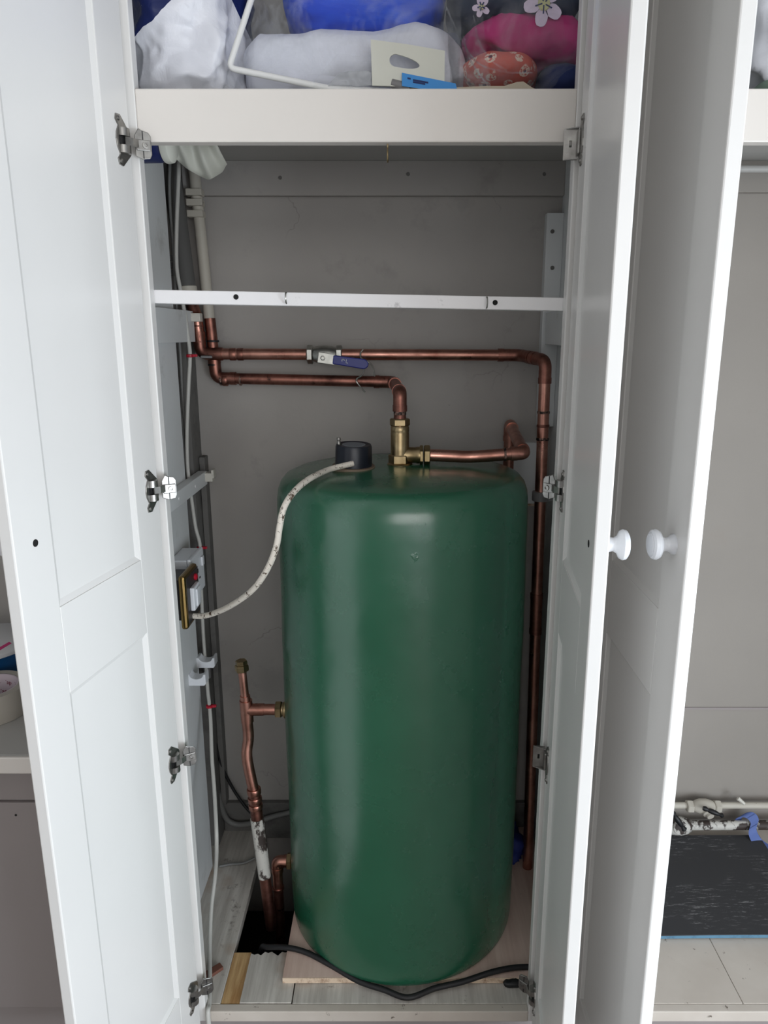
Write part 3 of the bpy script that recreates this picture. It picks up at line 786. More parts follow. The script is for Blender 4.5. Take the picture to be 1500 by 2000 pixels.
# ------------------------------------------------------------------ lower pipe dropping into the brass tee
lp = thing('copper_feed_pipe', (-.2, YB, 1.05), 'lower horizontal copper pipe turning forward and down into the brass tee', 'copper pipe')
c0 = Vector((-.3700, .462, 1.180)); c1 = Vector((-.3640, .462, 1.0635)); c2 = Vector((-.0060, .455, 1.0560)); c3 = Vector((vx, vy, 1.0500)); c4 = Vector((vx, vy, 1.000))
pipe_run(lp, [c0, c1, c2, c3, c4], .0110, 'copper_dark', 'copper_dark', .020)
collar(lp, c3 + Vector((0, 0, -.035)), (0, 0, 1), .0112, .008, 'flux', 'solder_ring')
for z in (1.090, 1.104, 1.120, 1.136): collar(lp, (-.3665, .462, z), (0, 0, 1), .0124, .004, 'black', 'band')
collar(lp, at(440, 742, .46), (1, 0, 0), .0124, .010, 'copper_dark')
for u in (432, 470): collar(lp, at(u, 742, .46), (1, 0, 0), .0115, .004, 'flux', 'solder_ring')

# wire hanging on the pipes
wh = thing('wire_hook', at(710, 720, .43), 'bent wire hook hanging over the upper pipe behind the blue lever', 'wire')
pp = [at(709, 683, .435), at(704, 690, .432), at(706, 700, .428), at(716, 705, .424), at(728, 716, .428), at(732, 735, .432)]
MB().tube(spline(pp, 6), .0016, 8).build('wire', 'nickel', wh, True)
pp = [at(713, 716, .430), at(708, 732, .430), at(697, 740, .432), at(698, 748, .430), at(713, 766, .436)]
MB().tube(spline(pp, 6), .0016, 8).build('wire', 'nickel', wh, True)

# ------------------------------------------------------------------ risers and lagging in the back left corner
rs = thing('painted_riser_pipe', (-.38, .46, 1.2), 'thin grey painted pipe rising in the back left corner', 'pipe')
MB().tube([(-.3710, .4620, 1.18), (-.3760, .462, 1.30), (-.384, .462, 1.468)], .0108, 16).build('pipe', 'painted', rs, True)
for z in (1.372, 1.392, 1.410): MB().box(-.398, -.368, .446, .470, z - .006, z + .006).build('clip', 'painted', rs, bevel=.001)
lg = thing('lagged_pipe', (-.42, .43, 1.2), 'thick grey lagged pipe beside the painted riser in the back left corner', 'pipe')
MB().tube([(-.3990, .425, 1.215), (-.408, .425, 1.34), (-.420, .425, 1.50)], .0165, 20).build('lagging', 'lag', lg, True)
MB().tube([(-.3930, .447, 1.185), (-.3990, .425, 1.225)], .0118, 16).build('pipe', 'copper_dark', lg, True)
for z in (1.222,): MB().lathe([(.0175, 0), (.0175, .016), (.0160, .017)], (-.3990, .425, z), (-.05, 0, 1), 20).build('lagging_end', 'painted', lg, True)
br = thing('pipe_junction', (-.44, .40, 1.3), 'small grey pipe elbow in the dark gap behind the left panel', 'pipe')
MB().tube([(-.432, .405, 1.265), (-.432, .405, 1.225), (-.438, .405, 1.0)], .008, 14).build('pipe', 'painted', br, True)
for z in (1.262, 1.275, 1.288): collar(br, (-.432, .405, z), (0, 0, 1), .013, .010, 'lag')
collar(br, (-.440, .405, 1.40), (0, 0, 1), .012, .016, 'lag')
MB().tube([(-.440, .405, 1.47), (-.440, .405, 1.30)], .006, 12).build('pipe', 'lag', br, True)

def block_clip(label, p, w_, h_, d_, mat, hook=True):
    o = thing('pipe_clip', p, label, 'pipe clip')
    x, y, z = p
    MB().box(x - w_ / 2, x + w_ / 2, y - d_ / 2, y + d_ / 2, z - h_ / 2, z + h_ / 2).build('clip_body', mat, o, bevel=.0015)
    if hook:
        MB().box(x + w_ * .42, x + w_ * .58, y - d_ / 2, y + d_ * .5, z - h_ * .1, z + h_ * .85).build('clip_jaw', mat, o, bevel=.001)
    return o
q = at(375, 620, .425); block_clip('cream pipe clip above the copper elbows in the left corner', q, .036, .016, .02, 'plastic_old', False)
q = at(401, 931, .445); block_clip('empty white pipe clip at the end of the lower left batten', (q.x, q.y, q.z), .034, .018, .02, 'plastic_old')
q = at(392, 697, .44); block_clip('small grey clip under the copper elbow', (q.x + .012, q.y, q.z), .022, .005, .012, 'grey_plastic', False)
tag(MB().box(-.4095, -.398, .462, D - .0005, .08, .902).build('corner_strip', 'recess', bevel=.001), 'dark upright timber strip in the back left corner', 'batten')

def saddle_clip(label, p, w_, h_, d_):
    """white open pipe clip: cup shaped block with a curved seat"""
    o = thing('pipe_clip', p, label, 'pipe clip'); x, y, z = p
    N = 10; prof = [(x - w_ / 2, z - h_ / 2), (x + w_ / 2 - .003, z - h_ / 2), (x + w_ / 2, z - h_ / 2 + .004), (x + w_ / 2, z + h_ / 2)]
    for k in range(N + 1):
        a = math.pi * k / N
        prof.append((x + w_ * .02 + w_ * .36 * math.cos(a), z + h_ / 2 - h_ * .42 * math.sin(a)))
    prof.append((x - w_ / 2, z + h_ / 2))
    MB().prism([(a, y, b_) for a, b_ in prof], Vector((0, -d_ / 2, 0)), Vector((0, d_ / 2, 0))).build('clip_body', 'plastic', o, bevel=.0012)
    MB().lathe([(.006, 0), (.006, .004)], (x - w_ / 2 - .0015, y, z), (1, 0, 0), 12).build('clip_base', 'plastic', o, True)
    return o
q = at(404, 1290, .36); saddle_clip('upper of two empty white pipe clips on the left panel', (q.x, q.y, q.z), .038, .022, .026)
q = at(386, 1323, .30); saddle_clip('lower of two empty white pipe clips on the left panel', (q.x, q.y, q.z), .038, .024, .026)
q = at(404, 1313, .40); tag(MB().tube([(q.x, q.y, q.z + .012), (q.x, q.y, q.z - .012)], .008, 14).build('pipe_stub', 'grey_plastic', None, True), 'short grey pipe stub just below the upper white clip', 'pipe')

# grey clip on the right pipe
gc = thing('pipe_clip', at(1060, 970, .35), 'grey plastic clip holding the upright copper pipe near the right partition', 'pipe clip')
q = a3.lerp(a4, .65); q.z = at(1055, 969, .36).z; q.x = a3.x + (a4.x - a3.x) * .5
MB().lathe([(.0162, -.009), (.0166, -.007), (.0166, .007), (.0162, .009)], q, (0, 0, 1), 24).build('clip_ring', 'grey_plastic', gc, True)
MB().box(q.x + .008, WR - .0005, q.y - .010, q.y + .010, q.z - .0085, q.z + .0085).build('clip_arm', 'grey_plastic', gc, bevel=.001)

# small white backing board behind the tank, right
bo = thing('backing_board', (.255, D - .01, .8), 'grey backing board on the wall between the tank and the right pipe', 'board')
MB().box(.232, .292, D - .012, D, .800, .930).build('board', 'panel', bo)
MB().box(.232, .292, D - .013, D, .795, .800).build('board_edge', 'ply_edge', bo)

# ------------------------------------------------------------------ branch pipe at the left of the tank
bp = thing('copper_branch_pipe', (-.29, TY, .0), 'copper tee pipe with a brass capped stub left of the tank', 'copper pipe')
e_t = Vector((-.2930, TY, .4390))
MB().tube([e_t + Vector((.010, 0, 0)), Vector((-.2225, TY, .439))], .0108, 18).build('pipe', 'copper', bp, True)
teeb = MB().tube([e_t + Vector((.003, 0, .0)), e_t + Vector((.034, 0, 0))], .0119, 18); teeb.tube([e_t + Vector((-.0005, 0, .020)), e_t + Vector((.0008, 0, -.026))], .0123, 18)
teeb.build('tee', 'copper', bp, True)
MB().tube([e_t + Vector((-.001, 0, .014)), e_t + Vector((-.0015, 0, .030))], .0098, 16).build('reducer', 'copper', bp, True)
MB().tube([e_t + Vector((-.0015, 0, .024)), e_t + Vector((-.0045, 0, .085))], .0080, 16).build('stub_pipe', 'copper', bp, True)
nut(bp, e_t + Vector((-.0048, 0, .0880)), (-.04, 0, 1), .0135, .013, 'brass', 'cap_nut')
nut(bp, e_t + Vector((-.0050, 0, .0990)), (-.04, 0, 1), .0115, .009, 'brass', 'cap_plug')
nut(bp, (-.2300, TY, .439), (1, 0, 0), .0172, .012, 'brass', 'compression_nut')
nut(bp, (-.2180, TY, .439), (1, 0, 0), .0165, .006, 'brass', 'lock_nut')
q = [e_t + Vector((0, 0, -.024)), e_t + Vector((.001, 0, -.06)), at(482, 1475, TY - .006), at(490, 1520, TY - .01), at(496, 1545, TY - .012)]
MB().tube(spline(q, 8), [.0108] * (8 * 4 + 1), 18).build('pipe', 'copper', bp, True)
r1 = at(496, 1545, TY - .012); r2 = at(502, 1598, TY - .014); r3 = at(517, 1712, TY - .02)
MB().tube([r1, r2], .0120, 18).build('pipe', 'copper_dark', bp, True)
for t_ in (.0, .30, .55): collar(bp, r1.lerp(r2, t_), r2 - r1, .0140, .010 if t_ else .012, 'copper', 'coupling')
MB().tube([r2, r3], [.0135, .0125], 18).build('painted_pipe', 'flaked', bp, True)
MB().tube([r3, r3 + (r3 - r2).normalized() * .12], .0115, 16).build('pipe', 'copper_dark', bp, True)

dp = thing('copper_drain_elbow', (-.24, TY, .05), 'short copper elbow leaving the tank base and dropping into the floor gap', 'copper pipe')
pipe_run(dp, [(-.2135, TY, .0945), (-.2470, TY, .0945), (-.2470, TY, -.12)], .0105, 'copper', 'copper', .015)
nut(dp, (-.2215, TY, .0945), (1, 0, 0), .0168, .010, 'brass', 'compression_nut')
collar(dp, (-.2470, TY, .030), (0, 0, 1), .0122, .006, 'copper_dark')

# ------------------------------------------------------------------ electrics on the left panel
sb = thing('switched_socket', (-.39, .26, .68), 'white plug socket box on the left panel behind the brass switch plate', 'socket')
MB().box(WL + .0003, -.378, .222, .305, .678, .754).build('back_box', 'plastic', sb, bevel=.002)
MB().box(-.3775, -.370, .220, .307, .676, .756).build('face_plate', 'plastic', sb, bevel=.003)
mb = MB()
for y, z, hy_, hz_ in ((.262, .722, .002, .004), (.253, .706, .0035, .0018), (.272, .706, .0035, .0018)):
    mb.box(-.3702, -.3696, y - hy_, y + hy_, z - hz_, z + hz_)
mb.build('pin_slots', 'dark_hole', sb)
MB().box(-.3700, -.3660, .284, .296, .724, .742).build('rocker_switch', 'plastic', sb, bevel=.0015)
MB().lathe([(.0025, 0), (.0022, .0012)], (-.370, .230, .694), (1, 0, 0), 10).build('screw', 'dark_hole', sb)
sw_ = thing('switch_plate', (-.385, .18, .66), 'antique brass switch plate with a white fuse carrier nearest the opening', 'switch')
MB().box(WL + .0003, -.3700, .150, .212, .668, .742).build('back_box', 'dark_plate', sw_, bevel=.002)
MB().box(-.3700, -.3580, .138, .2185, .656, .752).build('face_plate', 'bronze', sw_, bevel=.0045)
MB().box(-.3581, -.3574, .146, .2175, .663, .746).build('plate_inset', 'dark_plate', sw_, bevel=.0005)
fc = MB().box(-.3578, -.3500, .160, .198, .682, .724).build('fuse_carrier', 'plastic', sw_, bevel=.002)
MB().box(-.3502, -.3470, .170, .194, .687, .719).build('rocker', 'plastic', fc, bevel=.0015)
MB().lathe([(.006, 0), (.006, .003), (.003, .005)], (-.3576, .196, .733), (1, 0, 0), 16).build('neon', 'red', sw_, True)

fx = thing('heater_flex', (-.2, .2, .8), 'paint speckled white flex looping from the heater cap to the switch plate', 'cable')
path = [(690, 905, .204), (665, 911, .196), (640, 918, .180), (603, 936, .120), (573, 962, .075), (554, 993, .055), (546, 1030, .05), (540, 1066, .05), (524, 1108, .06), (498, 1147, .085), (465, 1174, .115), (430, 1193, .145), (398, 1203, .165), (372, 1203, .172)]
P = [at(*q) for q in path] + [Vector((-.380, .180, .660))]
MB().tube(spline(P, 8), .0050, 14).build('flex', 'flex', fx, True)

def cable(label, pts, r, mat, ties=(), cat='cable', name='cable', group=None):
    P = spline([Vector(p) for p in pts], 8)
    lo = min(P, key=lambda q: q.z)
    o = thing(name, lo, label, cat, group)
    MB().tube(P, r, 10).build('sheath', mat, o, True)
    for q in ties:
        q = Vector(q); n = min(P, key=lambda k: (k - q).length)
        MB().lathe([(r * 1.5, -.003), (r * 1.9, -.002), (r * 1.9, .002), (r * 1.5, .003)], n, (0, 0, 1), 12).build('tie', 'red', o, True)
        MB().box(n.x, n.x + .014, n.y - .003, n.y + .003, n.z - .002, n.z + .003).build('tie_tail', 'red', o, bevel=.0008)
    return o
cp = [(349, 290, .385), (349, 340, .385), (345, 440, .385), (345, 520, .385), (353, 570, .385), (362, 620, .385), (369, 670, .385), (371, 700, .383), (368, 760, .383), (365, 850, .383), (367, 920, .383), (374, 975, .383), (382, 1030, .383), (391, 1070, .385), (393, 1150, .385), (397, 1240, .385), (402, 1300, .372), (406, 1350, .345), (411, 1400, .31), (414, 1480, .26), (419, 1550, .215), (423, 1640, .16)]
P = [at(*q) for q in cp] + [atz(421, 1705, .12), atz(413, 1775, .06), atz(410, 1850, .018), atz(410, 1915, .008), atz(409, 1960, .006)]
P += [Vector((P[-1].x + .002, -.007, .004)), Vector((P[-1].x + .003, -.008, -.05))]
cable('long white cable running down the left panel and out over the sill', P, .0038, 'cable', [at(371, 697, .383), at(392, 1074, .385), at(410, 1382, .33)])
P = [at(332, 300, .40), at(331, 380, .40), at(338, 480, .40), at(345, 600, .40), at(352, 690, .40), at(356, 760, .40), at(362, 850, .40), at(366, 930, .395)]
cable('thin grey cable in the dark gap beside the white cable', P, .003, 'cable_grey')
P = [at(418, 1440, .46), at(432, 1492, .465), at(455, 1540, .468), at(485, 1582, .465), at(510, 1600, .46)]
cable('black cable slanting down the back wall behind the branch pipe', P, .0035, 'black')
P = [at(424, 1545, .46), at(440, 1595, .462), at(462, 1610, .462), at(495, 1607, .462), at(530, 1596, .464), at(575, 1585, .466)]
cable('thick grey cable sagging along the back wall skirting', P, .0065, 'cable_grey')
P = [atz(428, 1692, .006), atz(450, 1688, .004), atz(475, 1686, .004), atz(498, 1676, .008)]
cable('short dark wire lying across the left floorboard', P, .0028, 'cable_grey')
P = [Vector((-.262, .20, -.16)), Vector((-.268, .165, -.07)), Vector((-.262, .142, -.006)), atz(525, 1850, .009), atz(562, 1851, .019), atz(600, 1861, .019), atz(648, 1886, .017), atz(700, 1916, .012), atz(750, 1933, .009), Vector((.02, .022, .0065)), atz(850, 1930, .009), atz(905, 1917, .012), atz(960, 1899, .018), atz(1005, 1890, .0185), atz(1050, 1888, .0185), Vector((.262, .080, .0185))]
cable('black cable curving across the floor in front of the tank', P, .0052, 'black')
P = [Vector((-.300, .30, -.232)), Vector((-.28, .22, -.225)), Vector((-.25, .18, -.228)), Vector((-.215, .23, -.232))]
cable('black cable lying down in the floor void', P, .008, 'black')

# odds and ends on the floor
q = atz(392, 1900, .004)
ch = MB(); a_ = Vector((1, .9, 0)).normalized(); n_ = Vector((-a_.y, a_.x, 0))
c_ = atz(418, 1897, .003)
ch.prism([c_ - a_ * .030 - n_ * .008, c_ + a_ * .016 - n_ * .006, c_ + a_ * .016 + n_ * .007, c_ - a_ * .030 + n_ * .008], Vector((0, 0, -.0028)), Vector((0, 0, .004)))
tag(ch.build('wood_offcut', 'chip', bevel=.0006), 'small brown wood offcut on the left floorboard', 'offcut')
tag(blob('blue_cloth', (.251, .385, .052), (.020, .05, .042), (2.4, 2.4), 'blue_dark', amp=.03, freq=22, seed=4, nu=40, nv=26, flat=.0127), 'crumpled dark blue cloth behind the tank on the right', 'cloth')
q = atz(1000, 1918, .008)
tag(blob('black_grommet', (q.x, q.y, .006), (.016, .007, .006), (3, 3), 'black', amp=.002, freq=60, seed=2, nu=24, nv=14), 'small black plastic scrap by the lower right hinge', 'scrap')

# ------------------------------------------------------------------ things on the top shelf
SH = ZS1 + .0005
bag = thing('poly_bag', (-.300, .20, SH), 'crumpled white carrier bag with a navy printed top at the left of the shelf', 'bag')
blob('bag', (-.3040, .205, SH + .135), (.0745, .115, .148), (3.6, 4.6), parent=bag, amp=.016, freq=9.5, seed=1, nu=190, nv=150, crease=.62, mat='print_bag', flat=SH, crumple=.024)
# fragment of a white printed letter on the navy area
mb = MB(); y_ = .0865
pts = [at(291, 0, y_), at(289, 5, y_), at(284, 9, y_), at(277, 11, y_)]
mb.tube(spline(pts, 5), .0012, 8)
mb.build('printed_letter', 'mark', bag, True)

# clear vinyl storage bag with white piping and bedding inside
vb = thing('vinyl_storage_bag', (-.02, .2, SH), 'clear vinyl storage bag with white piping in the middle of the shelf', 'bag')
y_ = .088
A_ = at(500, -30, .105); B_ = at(447, 133, y_); E_ = at(640, 172, y_); E2_ = at(900, 186, y_ + .01)
B_.z = max(B_.z, SH + .012)
MB().tube(fillet([A_, B_, E_, E2_], .008), .0042, 12).build('piping', 'piping', vb, True)
Ab = A_ + Vector((0, .22, 0)); Bb = B_ + Vector((0, .22, 0)); 
def sheet(corners, nu, nv, amp, seed, freq=14, thick=.0006):
    a, b_, c, d = [Vector(k) for k in corners]; n = (b_ - a).cross(d - a).normalized()
    g = []; top = []
    for j in range(nv + 1):
        for i in range(nu + 1):
            s_, t__ = i / nu, j / nv
            p = (a * (1 - s_) + b_ * s_) * (1 - t__) + (d * (1 - s_) + c * s_) * t__
            q = p * freq + Vector((seed * 5.1, seed * 2.3, seed))
            dd = (mnoise.noise(q) * .6 + (.4 - 1.4 * abs(mnoise.noise(q * 1.9)))) * amp
            g.append(p + n * dd); top.append(p + n * (dd + thick))
    m_ = MB(); w_ = nu + 1; fs = []; N = len(g)
    for j in range(nv):
        for i in range(nu):
            k = j * w_ + i
            fs.append((k, k + 1, k + 1 + w_, k + w_)); fs.append((N + k, N + k + w_, N + k + 1 + w_, N + k + 1))
    bord = [i for i in range(w_)] + [j * w_ + nu for j in range(1, nv + 1)] + [nv * w_ + i for i in range(nu - 1, -1, -1)] + [j * w_ for j in range(nv - 1, 0, -1)]
    for k in range(len(bord)):
        i0, i1 = bord[k], bord[(k + 1) % len(bord)]; fs.append((i0, N + i0, N + i1, i1))
    return m_.add(g + top, fs)
sheet([B_ + Vector((.004, .003, 0)), at(895, 170, .10), at(905, -40, .115), A_ + Vector((.004, .004, 0))], 60, 36, .010, 3, 10).build('front_film', 'film', vb, True, angle=80)
sheet([A_ + Vector((.002, .004, 0)), B_ + Vector((.002, .004, 0)), Bb, Ab], 20, 20, .004, 8).build('side_film', 'film', vb, True, angle=80)
sheet([at(600, 176, .084), at(735, 176, .084), at(728, 112, .092), at(660, 105, .092)], 26, 18, .006, 11, 24).build('film_flap', 'film', vb, True, angle=80)
sheet([at(640, 168, .083), at(640, 168, .083) + Vector((.09, 0, .0)), at(720, 140, .086), at(668, 142, .086)], 26, 12, .006, 14, 30).build('film_flap', 'frost', vb, True, angle=80)

bd = blob('white_bedding', (-.062, .240, SH + .046), (.166, .118, .052), (5.0, 3.4), 'bedding', amp=.010, freq=10, seed=5, nu=150, nv=70, crease=.55, flat=SH, crumple=.013, cfreq=11)
tag(bd, 'folded white bedding inside the clear vinyl bag', 'bedding')
rb = blob('blue_bedding', (-.045, .250, SH + .175), (.118, .112, .074), (4.5, 4.0), 'royal', amp=.012, freq=8, seed=12, nu=110, nv=60, crease=.6, crumple=.014, cfreq=8)
tag(rb, 'folded royal blue fabric on top of the white bedding', 'bedding')

# carrier handle patch and blue label
hp = thing('carrier_handle', at(800, 168, .075), 'cream plastic carrier bag handle patch with an oval slot above the rail', 'bag handle')
yh = .078
c00, c10, c11, c01 = at(727, 168, yh), at(868, 172, yh), at(876, 100, yh + .01), at(724, 78, yh + .012)
ex = (c10 - c00); ez = (c01 - c00)
def HP(a, b_): return c00 + ex * a + ez * b_
outer = [(0, 0), (1.0, .0), (1.02, .80), (.5, .92), (0, 1.0)]
hole = [(.34 + .09 * math.cos(t_) * (1 if math.cos(t_) < 0 else 3.6), .56 + .14 * math.sin(t_) - (.10 if math.cos(t_) > 0 else 0) * math.cos(t_)) for t_ in [2 * math.pi * k / 24 for k in range(24)]]
bm = bmesh.new()
ov = [bm.verts.new(HP(a, b_)) for a, b_ in outer]; hv = [bm.verts.new(HP(a, b_)) for a, b_ in hole]
es = [bm.edges.new((ov[i], ov[(i + 1) % len(ov)])) for i in range(len(ov))] + [bm.edges.new((hv[i], hv[(i + 1) % len(hv)])) for i in range(len(hv))]
bmesh.ops.triangle_fill(bm, use_beauty=True, edges=es)
mb = MB(); bm.verts.ensure_lookup_table(); bm.verts.index_update()
mb.add([v.co.copy() for v in bm.verts], [tuple(v.index for v in f.verts) for f in bm.faces]); bm.free()
o = mb.build('handle_patch', 'cream_plastic', hp); so = o.modifiers.new('solid', 'SOLIDIFY'); so.thickness = .0012
sl = thing('plastic_label', at(830, 165, .07), 'sky blue printed plastic strip tucked behind the rail', 'label')
l0, l1, l2, l3 = at(785, 168, .072), at(895, 184, .072), at(890, 163, .074), at(785, 142, .075)
MB().prism([l0, l1, l2, l3], Vector((0, 0, 0)), Vector((0, .0008, 0))).build('strip', 'label_blue', sl)
mb = MB()
for a, b_, c in ((.10, .16, .66), (.20, .48, .60), (.20, .42, .44)):
    p0 = l3.lerp(l0, 1 - c); p1 = l2.lerp(l1, 1 - c); q0 = p0.lerp(p1, a); q1 = p0.lerp(p1, b_); up_ = (l3 - l0).normalized() * .0011
    mb.prism([q0 - up_, q1 - up_, q1 + up_, q0 + up_], Vector((0, -.0004, 0)), Vector((0, .0002, 0)))
mb.build('strip_print', 'ink', sl)
tag(MB().tube([at(765, 163, .082), at(800, 172, .080)], .006, 12).build('grey_rod', 'grey_plastic', None, True), 'stubby grey plastic handle end beside the blue strip', 'handle')

# clear polythene bag with clothes on the right
cb_ = thing('polythene_bag', (.15, .2, SH), 'clear polythene bag of folded clothes at the right of the shelf', 'bag')
blob('film', (.165, .212, SH + .112), (.112, .128, .116), (3.0, 2.8), parent=cb_, amp=.016, freq=9, seed=21, nu=90, nv=60, crease=.7, mat='film2', flat=SH)
sheet([at(880, 172, .09), at(960, 176, .088), at(935, -20, .10), at(868, -20, .11)], 26, 40, .016, 23, 16).build('gathered_film', 'film', cb_, True, angle=80)
# creased highlights: raised folds of the film
for k, pp in enumerate(([(865, 0), (893, 60), (930, 120), (985, 140), (1040, 142)], [(905, 70), (915, 110), (940, 150), (955, 168)], [(925, 30), (935, 80), (960, 118), (990, 138)])):
    MB().tube(spline([at(u, v, .085 - .002 * k) for u, v in pp], 6), .0012, 6).build('fold', 'film2', cb_, True)
tag(blob('teal_garment', (.175, .225, SH + .168), (.098, .108, .060), (3.6, 3.2), 'teal_cloth', amp=.008, freq=9, seed=31, nu=80, nv=44), 'folded dark teal garment with a lilac flower print in the clear bag', 'garment')
tag(blob('pink_garment', (.190, .222, SH + .082), (.094, .108, .030), (3.2, 2.8), 'pink_cloth', amp=.012, freq=11, seed=33, nu=110, nv=50, crease=.65, rot=.05, crumple=.006), 'magenta pink garment between the teal and coral ones', 'garment')
tag(blob('coral_garment', (.150, .196, SH + .038), (.058, .092, .028), (2.6, 2.2), 'coral', amp=.005, freq=12, seed=35, nu=70, nv=40), 'coral garment with white daisy print in the clear bag', 'garment')
tag(blob('navy_garment', (.238, .215, SH + .026), (.034, .100, .026), (3.0, 2.6), 'navy_cloth', amp=.008, freq=10, seed=37, nu=60, nv=36, flat=SH), 'navy fabric at the bottom right of the clear bag', 'garment')
tag(blob('navy_garment', (.082, .270, SH + .060), (.022, .085, .058), (3.0, 3.0), 'navy_cloth', amp=.008, freq=10, seed=39, nu=60, nv=40), 'navy fabric bundle at the left of the clear bag', 'garment')
# printed lilac flower on the teal garment
tg = [o for o in bpy.data.objects if o.name == 'teal_garment'][0]
fc_ = at(1065, 6, .118)
def flower(c, r, n, seed, parent):
    random.seed(seed); mb = MB(); mc = MB(); mi = MB()
    for k in range(n):
        a = 2 * math.pi * k / n + random.uniform(-.15, .15) - .5; pts = []
        for i in range(14):
            t_ = 2 * math.pi * i / 14
            lx = r * (.62 + .46 * math.cos(t_)); ly = r * .34 * math.sin(t_) * (1.0 + .25 * math.cos(t_) + .12 * math.cos(3 * t_))
            pts.append(c + Vector((lx * math.cos(a) - ly * math.sin(a), -.001 * (k % 2), lx * math.sin(a) + ly * math.cos(a))))
        mb.prism(pts, Vector((0, 0, 0)), Vector((0, -.0006, 0)))
        mi.tube([c + Vector((r * .1 * math.cos(a), -.003, r * .1 * math.sin(a))), c + Vector((r * .48 * math.cos(a + .1), -.003, r * .48 * math.sin(a + .1)))], .0009, 6)
    mc.lathe([(r * .34, 0), (r * .30, .0015), (.0003, .002)], c + Vector((0, -.0012, 0)), (0, -1, 0), 18)
    mb.build('flower_print', 'petal', parent); mc.build('flower_centre', 'petal_mid', parent); mi.build('flower_veins', 'ink', parent)
flower(at(1062, 8, .1120), .026, 5, 3, tg)
flower(at(940, 14, .128), .012, 5, 8, tg)
# beige hem peeping over the rail
hm = MB()
pts = [(800, 171), (830, 167), (860, 171), (900, 170), (950, 168), (985, 168), (1010, 160), (1022, 159), (1035, 168), (1048, 176)]
P = [at(u, v, .085) for u, v in pts]
for i in range(len(P) - 1):
    a, b_ = P[i], P[i + 1]; dz = Vector((0, 0, -.012)); dy = Vector((0, .004, 0))
    hm.hexa([a + dz, b_ + dz, b_ + dz + dy, a + dz + dy, a, b_, b_ + dy, a + dy])
tag(hm.build('cloth_hem', 'kraft'), 'ruffled beige cloth hem peeping over the rail below the clear bag', 'cloth')

# things sagging through the gap beside the shelf
dr = thing('sagging_bag', (-.36, .3, 1.42), 'white plastic bag corner sagging through the gap beside the shelf', 'bag')
low = spline([at(u, v, .30) for u, v in ((322, 280), (332, 296), (344, 311), (362, 327), (384, 339), (408, 347), (424, 333), (440, 317))], 6)
nU = len(low); nV = 12; fr1 = []; bk1 = []
for j in range(nV + 1):
    for i, p in enumerate(low):
        t_ = j / nV; top = Vector((-.392 + .075 * i / (nU - 1), .30, 1.505))
        q = p.lerp(top, t_)
        q.y += .007 * math.sin(i * .55 + 2 * t_) + .010 * mnoise.noise(q * 28) - .022 * math.sin(math.pi * min(1, t_ * 1.4)) + .02 * (i / nU)
        fr1.append(q); bk1.append(q + Vector((0, .0012, 0)))
mb = MB(); N = len(fr1); fs_ = []
for j in range(nV):
    for i in range(nU - 1):
        k = j * nU + i; fs_.append((k, k + 1, k + 1 + nU, k + nU)); fs_.append((N + k, N + k + nU, N + k + 1 + nU, N + k + 1))
for i in range(nU - 1): fs_.append((i, N + i, N + i + 1, i + 1)); k = nV * nU + i; fs_.append((k, k + 1, N + k + 1, N + k))
for j in range(nV): k = j * nU; fs_.append((k, k + nU, N + k + nU, N + k)); k += nU - 1; fs_.append((k, N + k, N + k + nU, k + nU))
mb.add(fr1 + bk1, fs_).build('bag', 'cream_plastic', dr, True, angle=80)
rl = thing('wrapped_roll', (-.37, .12, 1.42), 'cream roll end in dark blue film behind the top left hinge', 'roll')
r0 = at(300, 286, .10)
MB().lathe([(.001, 0), (.021, .0), (.022, .004), (.022, .03), (.020, .036), (.001, .037)], r0 + Vector((-.026, .02, .004)), (1, -.1, 0), 28).build('blue_wrap', 'navy_bag', rl, True)
MB().lathe([(.0225, .0), (.0235, .004), (.0225, .010), (.018, .013), (.001, .014)], r0 + Vector((.011, .016, .004)), (1, -.1, 0), 28).build('roll_end', 'cream_plastic', rl, True)

# ------------------------------------------------------------------ right-hand cupboard
wp = thing('hanging_rail', (.8, .44, 1.40), 'pale hanging rail below the shelf in the right hand cupboard', 'rail')
MB().tube([(WR + .022, .43, at(1450, 330, .43).z), (1.298, .43, at(1450, 330, .43).z)], .0065, 14).build('rail', 'shelfgrey', wp, True)
tag(blob('clear_bag', (.72, .20, SH + .12), (.20, .10, .125), (3, 3), 'white_bag', amp=.03, freq=8, seed=41, nu=90, nv=60, crease=.7, flat=SH), 'shiny white plastic bag on the shelf of the right hand cupboard', 'bag')
tag(blob('green_garment', (.72, .18, SH + .020), (.19, .085, .020), (3, 3), 'leaf_green', amp=.006, freq=14, seed=43, nu=60, nv=24, flat=SH), 'dusty green folded cloth below the shiny white bag', 'garment')
# gap in the plaster: line where the paint changes
structure(MB().box(WR + .02, 1.30, D - .003, D, .312, .3175), 'trim_1', 'pinkish', label='thin mauve ledge line across the right back wall')
# two pipes along the back wall
pu = thing('painted_wall_pipe', (.8, .46, .086), 'upper thin cream painted pipe with a lever valve along the right back wall', 'pipe')
pz = at(1450, 1573, .458).z
MB().tube([(.345, .458, pz), (1.298, .458, pz)], .0075, 14).build('pipe', 'painted', pu, True)
cv = at(1374, 1573, .455); cv.z = pz
vb1 = MB().lathe([(.009, -.026), (.013, -.020), (.017, -.008), (.017, .008), (.013, .020), (.009, .026)], cv, (1, 0, 0), 20).build('valve_body', 'painted', pu, True)
nut(pu, cv + Vector((-.032, 0, 0)), (1, 0, 0), .0145, .014, 'painted', 'valve_nut'); nut(pu, cv + Vector((.032, 0, 0)), (1, 0, 0), .0145, .014, 'painted', 'valve_nut')
MB().lathe([(.013, 0), (.013, .014), (.008, .016), (.008, .022)], cv + Vector((.004, -.006, -.002)), (.15, -1, -.35), 18).build('bonnet', 'painted', vb1, True)
